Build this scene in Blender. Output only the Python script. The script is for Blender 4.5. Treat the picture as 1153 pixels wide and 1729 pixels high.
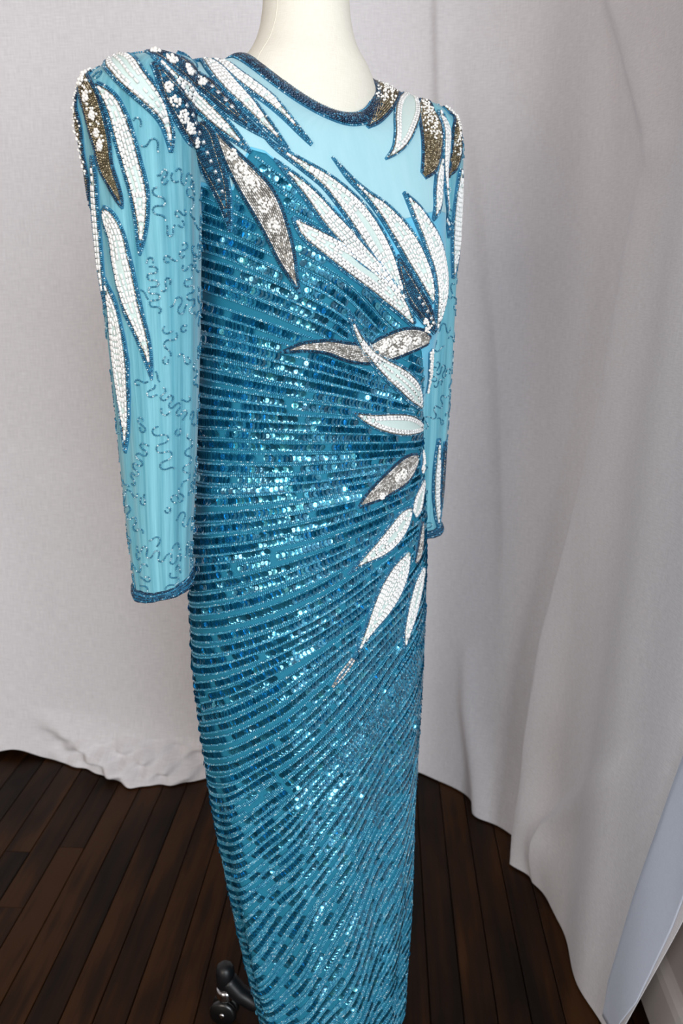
import bpy, math, random
import numpy as np
from mathutils import Vector, Matrix
from mathutils.bvhtree import BVHTree
from mathutils.kdtree import KDTree

for _o in list(bpy.data.objects):
    bpy.data.objects.remove(_o, do_unlink=True)
SC = bpy.context.scene
COL = SC.collection
rng = np.random.default_rng(7)
random.seed(7)

# ------------------------------------------------------------------ camera
CAM_POS = Vector((0.0, -1.10, 1.20))
PITCH = math.atan(384 / 1400)
cam_data = bpy.data.cameras.new('camera')
cam = bpy.data.objects.new('camera', cam_data)
COL.objects.link(cam)
cam.location = CAM_POS
cam.rotation_euler = (math.pi / 2 - PITCH, 0, 0)
cam_data.sensor_fit = 'VERTICAL'
cam_data.sensor_height = 36.0
cam_data.lens = 36.0 * 1400 / 1729
cam_data.clip_start = 0.02
cam_data.dof.use_dof = True
cam_data.dof.focus_distance = 0.98
cam_data.dof.aperture_fstop = 7.0
SC.camera = cam

# ------------------------------------------------------------------ world, daylight, exposure
world = bpy.data.worlds.new('world')
SC.world = world
world.use_nodes = True
wn = world.node_tree.nodes
wn['Background'].inputs[0].default_value = (0.80, 0.88, 1.0, 1)
wn['Background'].inputs[1].default_value = 0.35
ROOM_TURN = -math.radians(3.0)
ROOM = Matrix.Rotation(ROOM_TURN, 4, 'Z')
WALL_FRONT_Y = -3.1
WIN_R = dict(x0=0.50, x1=2.25, z0=0.60, z1=2.45)          # wide window behind the photographer, to the right
WIN_F = dict(x0=-2.2, x1=-0.6, z0=0.75, z1=2.40)          # second window behind the photographer, to the left
WALL_RIGHT_X = 0.535                                       # short wall that carries the right end of the linen
WALL_SIDE_X = 2.75                                         # the room goes on to the right beyond that short wall
STUB_Y = -0.25
WALL_LEFT_X = -3.1


def daylight(name, loc, rot, sx, sy, power, col):
    d = bpy.data.lights.new(name, 'AREA')
    d.shape = 'RECTANGLE'; d.size = sx; d.size_y = sy
    d.energy = power; d.color = col
    o = bpy.data.objects.new(name, d)
    COL.objects.link(o)
    o.matrix_world = ROOM @ Matrix.Translation(loc) @ rot.to_4x4()
    return o


daylight('window_daylight', Vector(((WIN_R['x0'] + WIN_R['x1']) / 2, WALL_FRONT_Y - 0.10, (WIN_R['z0'] + WIN_R['z1']) / 2)),
         Matrix.Rotation(math.pi / 2, 3, 'X'), 1.66, 1.80, 146.0, (0.90, 0.96, 1.0))
daylight('rear_window_daylight', Vector(((WIN_F['x0'] + WIN_F['x1']) / 2, WALL_FRONT_Y - 0.10, (WIN_F['z0'] + WIN_F['z1']) / 2)),
         Matrix.Rotation(math.pi / 2, 3, 'X'), 1.55, 1.6, 66.0, (1.0, 0.90, 0.80))
SC.view_settings.view_transform = 'Standard'
SC.view_settings.look = 'None'
SC.view_settings.gamma = 1.0
SC.view_settings.use_curve_mapping = False
SC.view_settings.exposure = -0.40
# ------------------------------------------------------------------ garment surfaces
TURN = math.radians(35)
E1 = np.array([math.cos(TURN), math.sin(TURN), 0.0])      # towards the wearer's left arm
E2 = np.array([math.sin(TURN), -math.cos(TURN), 0.0])     # the way the form faces


def hermite(xs, ys):
    xs = np.asarray(xs, float); ys = np.asarray(ys, float)
    h = np.diff(xs); d = np.diff(ys, axis=0) / (h[:, None] if ys.ndim > 1 else h)
    m = np.empty_like(ys); m[0] = d[0]; m[-1] = d[-1]
    m[1:-1] = (d[:-1] + d[1:]) / 2
    flat = d[:-1] * d[1:] <= 0
    m[1:-1][flat] *= 0.25

    def f(q):
        q = np.asarray(q, float)
        i = np.clip(np.searchsorted(xs, q) - 1, 0, len(xs) - 2)
        t = np.clip((q - xs[i]) / h[i], 0, 1); hh = h[i]
        if ys.ndim > 1:
            t = t[..., None]; hh = hh[..., None]
        t2, t3 = t * t, t * t * t
        return (2 * t3 - 3 * t2 + 1) * ys[i] + (t3 - 2 * t2 + t) * hh * m[i] + (3 * t2 - 2 * t3) * ys[i + 1] + (t3 - t2) * hh * m[i + 1]
    return f


#        v(side z)  zfront  zback   half-width  front   back    centre x  bust  exponent
RINGS = [(0.058, 0.058, 0.058, 0.1195, 0.0905, 0.0905, -0.0150, 0.0, 2.2),
         (0.10, 0.10, 0.10, 0.1246, 0.0921, 0.0921, -0.0175, 0.0, 2.2),
         (0.20, 0.20, 0.20, 0.1381, 0.0972, 0.0972, -0.0230, 0.0, 2.2),
         (0.30, 0.30, 0.30, 0.1477, 0.1034, 0.1034, -0.0290, 0.0, 2.2),
         (0.40, 0.40, 0.40, 0.1572, 0.1048, 0.1095, -0.0337, 0.0, 2.2),
         (0.50, 0.50, 0.50, 0.1655, 0.1094, 0.1190, -0.0369, 0.0, 2.2),
         (0.60, 0.60, 0.60, 0.1718, 0.1145, 0.1260, -0.0392, 0.0, 2.2),
         (0.70, 0.70, 0.70, 0.1758, 0.1165, 0.1290, -0.0407, 0.0, 2.2),
         (0.80, 0.80, 0.80, 0.1754, 0.1169, 0.1265, -0.0403, 0.0, 2.2),
         (0.88, 0.88, 0.88, 0.1699, 0.1132, 0.1171, -0.0382, 0.0, 2.2),
         (0.95, 0.95, 0.95, 0.1637, 0.1101, 0.1092, -0.0375, 0.0, 2.2),
         (1.02, 1.02, 1.02, 0.1598, 0.1065, 0.1046, -0.0368, 0.004, 2.2),
         (1.08, 1.08, 1.08, 0.1608, 0.1085, 0.1046, -0.0322, 0.012, 2.2),
         (1.14, 1.14, 1.14, 0.1626, 0.1113, 0.1065, -0.0264, 0.020, 2.2),
         (1.19, 1.19, 1.19, 0.1657, 0.1150, 0.1092, -0.0215, 0.024, 2.2),
         (1.24, 1.236, 1.24, 0.1680, 0.1120, 0.1097, -0.0220, 0.018, 2.2),
         (1.30, 1.280, 1.30, 0.1780, 0.1110, 0.1110, -0.0270, 0.009, 2.2),
         (1.36, 1.318, 1.36, 0.1930, 0.1080, 0.1080, -0.0330, 0.003, 2.2),
         (1.403, 1.345, 1.40, 0.2020, 0.1040, 0.1000, -0.0370, 0.0, 2.2),
         (1.424, 1.360, 1.42, 0.1880, 0.1010, 0.0920, -0.0390, 0.0, 2.2),
         (1.436, 1.370, 1.43, 0.1520, 0.0970, 0.0850, -0.0400, 0.0, 2.2),
         (1.445, 1.378, 1.44, 0.1110, 0.0930, 0.0790, -0.0430, 0.0, 2.1),
         (1.453, 1.387, 1.45, 0.0790, 0.0870, 0.0720, -0.0465, 0.0, 2.0)]
V_HEM, V_NECK = RINGS[0][0], RINGS[-1][0]
_ring = hermite([r[0] for r in RINGS], [r[1:] for r in RINGS])


def torso(th, v):
    th = np.asarray(th, float); v = np.asarray(v, float)
    q = _ring(v)
    zf, zb, a, bf, bb, cx, bust, n = [q[..., i] for i in range(8)]
    st, ct = np.sin(th), np.cos(th)
    ex = 2.0 / n
    k = np.clip((0.80 - v) / 0.6, 0, 1)
    fold = 1 + k * (0.034 * np.cos(6 * th + 0.7 + 2.2 * v) + 0.030 * np.cos(11 * th + 2.0 - 3.0 * v))
    x = a * np.sign(st) * np.abs(st) ** ex * fold
    y = np.where(ct > 0, bf, bb) * np.sign(ct) * np.abs(ct) ** ex * fold
    y = y + bust * np.exp(-((np.abs(th) - 0.52) / 0.38) ** 2)
    z = v + (zf - v) * np.clip(ct, 0, 1) ** 1.4 + (zb - v) * np.clip(-ct, 0, 1) ** 1.4
    z = z - 0.036 * np.clip((0.14 - v) / 0.082, 0, 1) * np.exp(-((th - 0.95) / 0.55) ** 4)      # hem dips on the wearer's left
    return np.stack([cx, 0 * cx, z], -1) + x[..., None] * E1 + y[..., None] * E2


SLEEVE_R = [(0.838, .0340), (0.90, .0380), (0.98, .0428), (1.06, .0469), (1.14, .0511), (1.22, .0550), (1.28, .0582), (1.33, .0610),
            (1.37, .0628), (1.398, .0610), (1.415, .0540), (1.428, .0410), (1.434, .0240), (1.4355, .0030)]
_NEAR_X = [-.2233, -.2226, -.2200, -.2174, -.2163, -.2161, -.2167, -.2179, -.2185, -.2160, -.2095, -.1985, -.1900, -.1850]
_FAR_X = [.1159, .1136, .1113, .1102, .1083, .1057, .1035, .1003, .0985, .0970, .0925, .0850, .0790, .0750]
_NEAR_Y = [-.125] * 10 + [-.121, -.115, -.110, -.107]
_FAR_Y = [.118] * 10 + [.114, .108, .103, .100]
_W = np.linspace(0, 1, len(SLEEVE_R))
_near = hermite(_W, [(z, r, x, y) for (z, r), x, y in zip(SLEEVE_R, _NEAR_X, _NEAR_Y)])
_far = hermite(_W, [(z, r, x, y) for (z, r), x, y in zip(SLEEVE_R, _FAR_X, _FAR_Y)])


def sleeve(side, ph, w):
    ph = np.asarray(ph, float); w = np.asarray(w, float)
    q = (_near if side == 'near' else _far)(w)
    z, r, cx, cy = [q[..., i] for i in range(4)]
    k = np.clip((0.86 - w) / 0.25, 0, 1)
    r = r * (1 + k * (0.016 * np.cos(9 * ph + 1.3 + 3 * w) + 0.012 * np.cos(17 * ph - 5 * w) + 0.012 * np.cos(5 * ph + 14 * w)))
    x = r * np.sin(ph); y = 1.1 * r * np.cos(ph)
    tilt = np.clip((0.25 - w) / 0.25, 0, 1) * 0.25
    return np.stack([cx, cy, z + tilt * x * (1 if side == 'near' else 0.3)], -1) + x[..., None] * E1 + y[..., None] * E2


def grid_faces(nu, nv, wrap):
    f = []
    for j in range(nv - 1):
        for i in range(nu if wrap else nu - 1):
            i2 = (i + 1) % nu
            f.append((j * nu + i, j * nu + i2, (j + 1) * nu + i2, (j + 1) * nu + i))
    return f


N_TH, N_V = 200, 260
TH = np.linspace(-math.pi, math.pi, N_TH, endpoint=False)
VV = np.linspace(V_HEM, V_NECK, N_V)
VV = np.concatenate([np.linspace(V_HEM, 1.40, 220), np.linspace(1.403, V_NECK, 40)])
TORSO = torso(TH[None, :] + 0 * VV[:, None], VV[:, None] + 0 * TH[None, :])      # (N_V, N_TH, 3)
TORSO_F = grid_faces(N_TH, N_V, True)
N_PH, N_W = 96, 160
PH = np.linspace(-math.pi, math.pi, N_PH, endpoint=False)
WW = np.linspace(0, 1, N_W)
SLEEVES = {s: sleeve(s, PH[None, :] + 0 * WW[:, None], WW[:, None] + 0 * PH[None, :]) for s in ('near', 'far')}
SLEEVE_F = grid_faces(N_PH, N_W, True)


def bvh_of(*pairs):
    V = []; Fc = []
    for P, fs in pairs:
        o = len(V)
        V.extend([tuple(p) for p in P.reshape(-1, 3)])
        Fc.extend([tuple(o + i for i in f) for f in fs])
    return BVHTree.FromPolygons(V, Fc)


BVH_TORSO = bvh_of((TORSO, TORSO_F))
BVH_SLEEVE = {s: bvh_of((SLEEVES[s], SLEEVE_F)) for s in SLEEVES}
BVH_ALL = bvh_of((TORSO, TORSO_F), (SLEEVES['near'], SLEEVE_F), (SLEEVES['far'], SLEEVE_F))
# ---- embroidery laid out on the garment: leaf centre lines (x, y, z, half-width in metres)
LEAVES = [
    ('gold', [(-0.2683, -0.1529, 1.4029, 0.0029), (-0.276, -0.1522, 1.3846, 0.0044), (-0.2749, -0.1565, 1.3587, 0.0083), (-0.272, -0.1571, 1.3316, 0.004), (-0.2696, -0.1561, 1.3037, 0.0047), (-0.2707, -0.1495, 1.2805, 0.001)], {'pearls': (0.0, 0.75, 1)}),
    ('gold', [(-0.2576, -0.152, 1.4125, 0.0049), (-0.2648, -0.1535, 1.4063, 0.0074), (-0.256, -0.1752, 1.3805, 0.016), (-0.249, -0.18, 1.3592, 0.0157), (-0.2446, -0.1818, 1.3394, 0.0135), (-0.2431, -0.1817, 1.3197, 0.0118), (-0.2363, -0.1846, 1.3017, 0.0076), (-0.2302, -0.1844, 1.2845, 0.0044), (-0.2279, -0.184, 1.2758, 0.0012)], {'pearls': (0.0, 0.62, 1), 'flowers': [(-0.2642, -0.153, 1.4072, 0.0045), (-0.2661, -0.158, 1.4006, 0.0053), (-0.2575, -0.1732, 1.3837, 0.0053), (-0.2512, -0.1789, 1.3661, 0.0045), (-0.2472, -0.1806, 1.3491, 0.0045), (-0.2448, -0.1815, 1.3372, 0.0053)]}),
    ('white', [(-0.258, -0.1715, 1.3296, 0.003), (-0.2587, -0.1688, 1.3081, 0.007), (-0.2609, -0.1623, 1.2794, 0.0091), (-0.262, -0.1576, 1.2497, 0.0092), (-0.2628, -0.1539, 1.2191, 0.0083), (-0.2616, -0.1533, 1.194, 0.0052), (-0.2605, -0.1532, 1.175, 0.0021)], {}),
    ('white', [(-0.2346, -0.1497, 1.4242, 0.0107), (-0.2216, -0.1779, 1.4137, 0.0175), (-0.2052, -0.1914, 1.3957, 0.0152), (-0.1929, -0.1896, 1.3826, 0.0131), (-0.1851, -0.1847, 1.3716, 0.0113), (-0.1798, -0.1792, 1.3588, 0.0083), (-0.1767, -0.1771, 1.3452, 0.0058), (-0.1764, -0.1765, 1.3312, 0.0019)], {'mint': 3}),
    ('white', [(-0.247, -0.1797, 1.3944, 0.0039), (-0.2353, -0.1884, 1.3834, 0.0084), (-0.2271, -0.1891, 1.3697, 0.0112), (-0.2196, -0.189, 1.3416, 0.0133), (-0.2132, -0.1887, 1.3126, 0.0123), (-0.2086, -0.1868, 1.2871, 0.0111), (-0.2087, -0.185, 1.2629, 0.008), (-0.2116, -0.1839, 1.2406, 0.0043), (-0.2131, -0.1833, 1.2293, 0.0012)], {'mint': 1}),
    ('white', [(-0.2512, -0.1726, 1.2785, 0.0036), (-0.2447, -0.1765, 1.2676, 0.0119), (-0.2374, -0.1811, 1.2484, 0.0132), (-0.2346, -0.1808, 1.2185, 0.0144), (-0.2257, -0.1798, 1.1763, 0.012), (-0.2162, -0.1798, 1.1437, 0.0083), (-0.2114, -0.1775, 1.1149, 0.0045), (-0.2101, -0.1763, 1.0979, 0.0013)], {'mint': 1}),
    ('white', [(-0.258, -0.1584, 1.2066, 0.0031), (-0.2528, -0.1636, 1.1878, 0.0083), (-0.2487, -0.1654, 1.1658, 0.0125), (-0.2469, -0.1644, 1.1312, 0.0168), (-0.2452, -0.1627, 1.0858, 0.0139), (-0.2454, -0.1609, 1.0506, 0.0093), (-0.2496, -0.1574, 1.0121, 0.0018)], {'mint': 1}),
    ('white', [(-0.1478, -0.0825, 1.4388, 0.0016), (-0.1334, -0.0886, 1.435, 0.0083), (-0.1169, -0.1047, 1.4208, 0.0113), (-0.0983, -0.1135, 1.4066, 0.0123), (-0.0809, -0.118, 1.3941, 0.011), (-0.063, -0.1228, 1.3773, 0.0069), (-0.0491, -0.1235, 1.3631, 0.0046), (-0.0327, -0.1195, 1.3471, 0.0023)], {}),
    ('white', [(-0.1711, -0.1381, 1.4323, 0.0015), (-0.1552, -0.0839, 1.438, 0.0042), (-0.1362, -0.1082, 1.424, 0.0123), (-0.1192, -0.1264, 1.4039, 0.013), (-0.1036, -0.1339, 1.3886, 0.0114), (-0.0886, -0.1376, 1.3729, 0.0085), (-0.0714, -0.1361, 1.3546, 0.0055), (-0.056, -0.1336, 1.3385, 0.0014)], {}),
    ('dark', [(-0.2028, -0.1443, 1.4319, 0.0025), (-0.1863, -0.1611, 1.4263, 0.0106), (-0.1736, -0.163, 1.4204, 0.0129), (-0.1599, -0.1537, 1.4132, 0.0157), (-0.1488, -0.134, 1.4063, 0.0138), (-0.1307, -0.1419, 1.391, 0.0111), (-0.1134, -0.145, 1.375, 0.0083), (-0.0952, -0.1432, 1.361, 0.0052), (-0.077, -0.1395, 1.3494, 0.002)], {'flowers': [(-0.1894, -0.1605, 1.427, 0.0053), (-0.1735, -0.1636, 1.4197, 0.0067), (-0.1594, -0.1531, 1.4128, 0.0067), (-0.148, -0.1352, 1.4049, 0.0067)], 'crystals': (0.3, 0.75)}),
    ('white', [(-0.191, -0.1684, 1.4224, 0.0029), (-0.1774, -0.1736, 1.4103, 0.0064), (-0.1666, -0.1708, 1.3995, 0.0082), (-0.1574, -0.1566, 1.3915, 0.0118), (-0.1453, -0.1475, 1.3803, 0.0098), (-0.1283, -0.1485, 1.3647, 0.0092), (-0.1138, -0.1478, 1.3521, 0.0067), (-0.0963, -0.1463, 1.3355, 0.0019)], {}),
    ('dark', [(-0.189, -0.1771, 1.4139, 0.0045), (-0.1788, -0.1787, 1.3989, 0.011), (-0.1702, -0.1744, 1.3851, 0.0155), (-0.1593, -0.1592, 1.3679, 0.0209), (-0.1467, -0.1412, 1.3409, 0.0184), (-0.1349, -0.1384, 1.3128, 0.0148), (-0.1273, -0.1356, 1.2878, 0.0095), (-0.1225, -0.1313, 1.256, 0.0023)], {'flowers': [(-0.1759, -0.1773, 1.3916, 0.0053), (-0.1705, -0.1745, 1.3796, 0.006), (-0.1647, -0.167, 1.3665, 0.0083), (-0.1599, -0.1593, 1.3565, 0.0067), (-0.1572, -0.1455, 1.3461, 0.006)], 'crystals': (0.25, 0.8)}),
    ('silver', [(-0.1343, -0.1479, 1.3584, 0.0025), (-0.125, -0.1469, 1.343, 0.007), (-0.1149, -0.1463, 1.3278, 0.0113), (-0.1003, -0.1455, 1.3084, 0.0158), (-0.0856, -0.1453, 1.2881, 0.0178), (-0.0714, -0.1459, 1.2589, 0.0155), (-0.0595, -0.1487, 1.2267, 0.0111), (-0.0512, -0.1524, 1.2047, 0.0053), (-0.0454, -0.1538, 1.1902, 0.0013)], {'flowers': [(-0.1159, -0.1467, 1.3331, 0.0067), (-0.1075, -0.1461, 1.3196, 0.0083), (-0.0947, -0.1455, 1.3031, 0.009), (-0.0831, -0.1453, 1.2827, 0.009), (-0.0727, -0.1458, 1.2607, 0.0075), (-0.0996, -0.1458, 1.3108, 0.0067)]}),
    ('white', [(-0.0727, -0.1419, 1.3302, 0.0013), (-0.0591, -0.14, 1.3174, 0.0047), (-0.0466, -0.1379, 1.3063, 0.0075), (-0.0289, -0.1347, 1.2878, 0.0107), (-0.0154, -0.132, 1.2715, 0.0128), (0.0023, -0.1253, 1.2533, 0.0139), (0.0212, -0.114, 1.2341, 0.0128), (0.0401, -0.1001, 1.2188, 0.0093), (0.058, -0.0906, 1.203, 0.003)], {'mint': 1}),
    ('white', [(-0.0861, -0.1412, 1.3561, 0.0013), (-0.0727, -0.1392, 1.3435, 0.0034), (-0.0553, -0.1349, 1.3329, 0.0056), (-0.0365, -0.1292, 1.3217, 0.0079), (-0.0173, -0.1222, 1.3099, 0.0106), (0.0003, -0.1155, 1.2946, 0.0144), (0.0177, -0.1077, 1.2765, 0.0177), (0.035, -0.0987, 1.2534, 0.0186), (0.0507, -0.0913, 1.2269, 0.0162), (0.0638, -0.0879, 1.2017, 0.011), (0.0757, -0.0823, 1.1813, 0.0045)], {'mint': 1}),
    ('white', [(-0.0531, -0.1455, 1.2711, 0.0026), (-0.0398, -0.1455, 1.2571, 0.0097), (-0.0154, -0.1403, 1.2413, 0.0147), (0.0117, -0.125, 1.2241, 0.0188), (0.0409, -0.1016, 1.2036, 0.0174), (0.0663, -0.0866, 1.18, 0.0123), (0.0872, -0.0714, 1.1533, 0.0045)], {'mint': 1}),
    ('dark', [(0.0649, -0.0825, 1.2338, 0.0025), (0.0708, -0.0823, 1.2172, 0.0089), (0.0812, -0.0801, 1.1956, 0.0131), (0.0935, -0.0735, 1.1777, 0.0128), (0.105, -0.0625, 1.1614, 0.0106), (0.1157, -0.0422, 1.1433, 0.0047)], {'crystals': (0.45, 0.9), 'pearlline': [(0.1007, -0.0642, 1.1565), (0.1034, -0.0602, 1.1507)]}),
    ('white', [(-0.0108, -0.11, 1.3364, 0.0016), (0.007, -0.1049, 1.3161, 0.0041), (0.0259, -0.096, 1.3002, 0.0058), (0.0454, -0.086, 1.2846, 0.0106), (0.0654, -0.0774, 1.2631, 0.0148), (0.0831, -0.0717, 1.2389, 0.0165), (0.0973, -0.0696, 1.2133, 0.0142), (0.1067, -0.067, 1.19, 0.0086), (0.1103, -0.0631, 1.1782, 0.0037)], {'mint': 1}),
    ('white', [(0.072, -0.0622, 1.3043, 0.0019), (0.0883, -0.0561, 1.2838, 0.0107), (0.1011, -0.0522, 1.264, 0.0151), (0.1128, -0.0484, 1.2425, 0.0193), (0.1201, -0.0477, 1.2198, 0.0196), (0.1227, -0.0511, 1.1934, 0.0162), (0.1201, -0.049, 1.1687, 0.0117), (0.1163, -0.0427, 1.1462, 0.0047)], {'mint': 1}),
    ('silver', [(-0.0696, -0.1435, 1.1257, 0.0013), (-0.0553, -0.1459, 1.1292, 0.0046), (-0.0418, -0.1466, 1.1325, 0.0067), (-0.0159, -0.1386, 1.132, 0.0095), (0.0072, -0.1189, 1.1245, 0.0123), (0.0321, -0.0962, 1.1206, 0.0141), (0.0576, -0.0818, 1.1272, 0.0182), (0.0804, -0.0709, 1.1343, 0.0177), (0.0988, -0.0594, 1.1357, 0.013), (0.1087, -0.0483, 1.1328, 0.0058)], {'flowers': [(0.053, -0.0851, 1.1331, 0.0067), (0.0654, -0.0792, 1.1369, 0.0067), (0.0781, -0.0723, 1.1351, 0.0067), (0.0903, -0.0652, 1.1346, 0.006), (0.0599, -0.0799, 1.1229, 0.0067), (0.0725, -0.0732, 1.1238, 0.006), (0.0473, -0.0872, 1.1262, 0.0053)]}),
    ('white', [(0.0057, -0.1346, 1.1745, 0.0017), (0.0147, -0.1188, 1.1508, 0.006), (0.0248, -0.1047, 1.1316, 0.0083), (0.0358, -0.0927, 1.1183, 0.0088), (0.053, -0.0805, 1.1031, 0.0123), (0.0746, -0.0642, 1.0862, 0.0158), (0.0914, -0.0445, 1.0684, 0.0156), (0.1029, -0.015, 1.0461, 0.0062)], {'mint': 3}),
    ('pearl', [(0.1117, -0.0372, 1.1196, 0.0048), (0.113, -0.0225, 1.1013, 0.0061), (0.1144, 0.0008, 1.0799, 0.0062), (0.1123, 0.0065, 1.062, 0.005)], {}),
    ('mint', [(0.0125, -0.1001, 1.0517, 0.0014), (0.0258, -0.0891, 1.0435, 0.0058), (0.0393, -0.0793, 1.0376, 0.0095), (0.0585, -0.0645, 1.0322, 0.0136), (0.0803, -0.0433, 1.0265, 0.0155), (0.0981, -0.0151, 1.0195, 0.0117), (0.1067, 0.0093, 1.0138, 0.0072)], {}),
    ('pearl', [(0.109, 0.0165, 0.9799, 0.0052), (0.1104, 0.0183, 0.9647, 0.0091), (0.107, 0.0049, 0.9551, 0.0065)], {}),
    ('silver', [(0.0197, -0.0953, 0.9294, 0.0018), (0.031, -0.087, 0.938, 0.008), (0.0464, -0.0748, 0.9458, 0.0136), (0.0638, -0.0588, 0.9552, 0.0174), (0.0802, -0.0404, 0.9636, 0.0196), (0.094, -0.0203, 0.9712, 0.0151), (0.1015, -0.0058, 0.9762, 0.0064)], {'flowers': [(0.0785, -0.0425, 0.9617, 0.0083), (0.0496, -0.0725, 0.9398, 0.0045), (0.0702, -0.052, 0.9591, 0.006)]}),
    ('silver', [(0.1113, 0.0053, 0.8836, 0.0053), (0.1095, -0.0013, 0.8642, 0.0105), (0.1068, -0.0088, 0.8451, 0.0118), (0.1003, -0.0214, 0.8321, 0.0052)], {}),
    ('mint', [(0.1134, 0.0254, 0.9379, 0.0053), (0.1085, 0.0048, 0.9277, 0.0117), (0.1026, -0.0104, 0.9132, 0.0167), (0.0962, -0.0228, 0.9016, 0.0102)], {}),
    ('white', [(0.0071, -0.1073, 0.8456, 0.0018), (0.0192, -0.0991, 0.8539, 0.0046), (0.0331, -0.0891, 0.8624, 0.0093), (0.0527, -0.0732, 0.8725, 0.0159), (0.0713, -0.0551, 0.8872, 0.019), (0.0846, -0.039, 0.9029, 0.0151), (0.0915, -0.029, 0.9116, 0.0051)], {'mint': 1}),
    ('white', [(0.0151, -0.1033, 0.7275, 0.0021), (0.026, -0.096, 0.7469, 0.0063), (0.0378, -0.0876, 0.7659, 0.0118), (0.0513, -0.077, 0.7867, 0.0199), (0.0657, -0.0642, 0.8094, 0.0242), (0.0789, -0.05, 0.8318, 0.0202), (0.089, -0.0366, 0.8525, 0.0064)], {'mint': 1}),
    ('white', [(0.0867, -0.0409, 0.7105, 0.0026), (0.0897, -0.0376, 0.7357, 0.0105), (0.0982, -0.0263, 0.7653, 0.0171), (0.1061, -0.0126, 0.7934, 0.0185), (0.1138, 0.005, 0.8143, 0.0093)], {'mint': 1}),
    ('strand', [(-0.0127, -0.1191, 0.6947, 0.0019), (0.0012, -0.1118, 0.7113, 0.0049), (0.0151, -0.1033, 0.7275, 0.0041)], {}),
    ('gold', [(0.1352, 0.078, 1.4187, 0.0074), (0.1462, 0.0924, 1.4147, 0.0056), (0.1504, 0.0752, 1.3927, 0.012), (0.1502, 0.0724, 1.3673, 0.0137), (0.1439, 0.0672, 1.35, 0.011), (0.131, 0.0197, 1.3328, 0.0036)], {'pearls': (0.0, 0.55, 2)}),
    ('white', [(0.1262, 0.0658, 1.4151, 0.0049), (0.1315, 0.0549, 1.3978, 0.0109), (0.1309, 0.0295, 1.3694, 0.0107), (0.1289, 0.0168, 1.3401, 0.0095), (0.1313, 0.0159, 1.3086, 0.0072), (0.1426, 0.0677, 1.2766, 0.0051), (0.1433, 0.0686, 1.2601, 0.0019)], {}),
    ('white', [(0.158, 0.0847, 1.3486, 0.005), (0.1573, 0.0842, 1.3227, 0.0114), (0.1551, 0.0811, 1.285, 0.014), (0.154, 0.0806, 1.2469, 0.0116), (0.1521, 0.0799, 1.2082, 0.0039)], {}),
    ('white', [(0.1242, 0.0115, 1.3511, 0.0059), (0.1204, -0.0026, 1.3274, 0.0105), (0.1183, -0.014, 1.3057, 0.0117), (0.1163, -0.0235, 1.2898, 0.0081), (0.1101, -0.0384, 1.275, 0.0023)], {}),
    ('gold', [(0.1063, 0.0686, 1.4281, 0.008), (0.1088, 0.0425, 1.4094, 0.0179), (0.1112, 0.0167, 1.3879, 0.0211), (0.1107, -0.0012, 1.3648, 0.0209), (0.1071, -0.0132, 1.345, 0.0165), (0.098, -0.0311, 1.3261, 0.0058)], {'pearls': (0.05, 0.6, 3)}),
    ('mint', [(0.0886, 0.0671, 1.432, 0.0113), (0.0819, 0.0132, 1.4074, 0.0179), (0.0755, -0.0199, 1.385, 0.0157), (0.0694, -0.0417, 1.3646, 0.011), (0.0612, -0.0547, 1.3498, 0.0053), (0.0504, -0.0666, 1.3398, 0.0014)], {}),
    ('gold', [(0.0562, 0.0464, 1.4388, 0.0203), (0.053, 0.0061, 1.4192, 0.0167), (0.046, -0.0259, 1.3994, 0.012), (0.0375, -0.0509, 1.3835, 0.0074), (0.0295, -0.0671, 1.3732, 0.002)], {'pearls': (0.05, 0.5, 3)}),
    ('white', [(0.1395, 0.0804, 0.9864, 0.0037), (0.1391, 0.0818, 0.9513, 0.0081), (0.1389, 0.084, 0.9064, 0.0091), (0.1417, 0.0905, 0.8684, 0.0085), (0.1444, 0.0941, 0.849, 0.0027)], {}),
    ('dark', [(0.1505, 0.092, 0.98, 0.0039), (0.1501, 0.0941, 0.9487, 0.008), (0.1493, 0.097, 0.9032, 0.0085), (0.1465, 0.0949, 0.8718, 0.0028)], {}),
]
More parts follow.
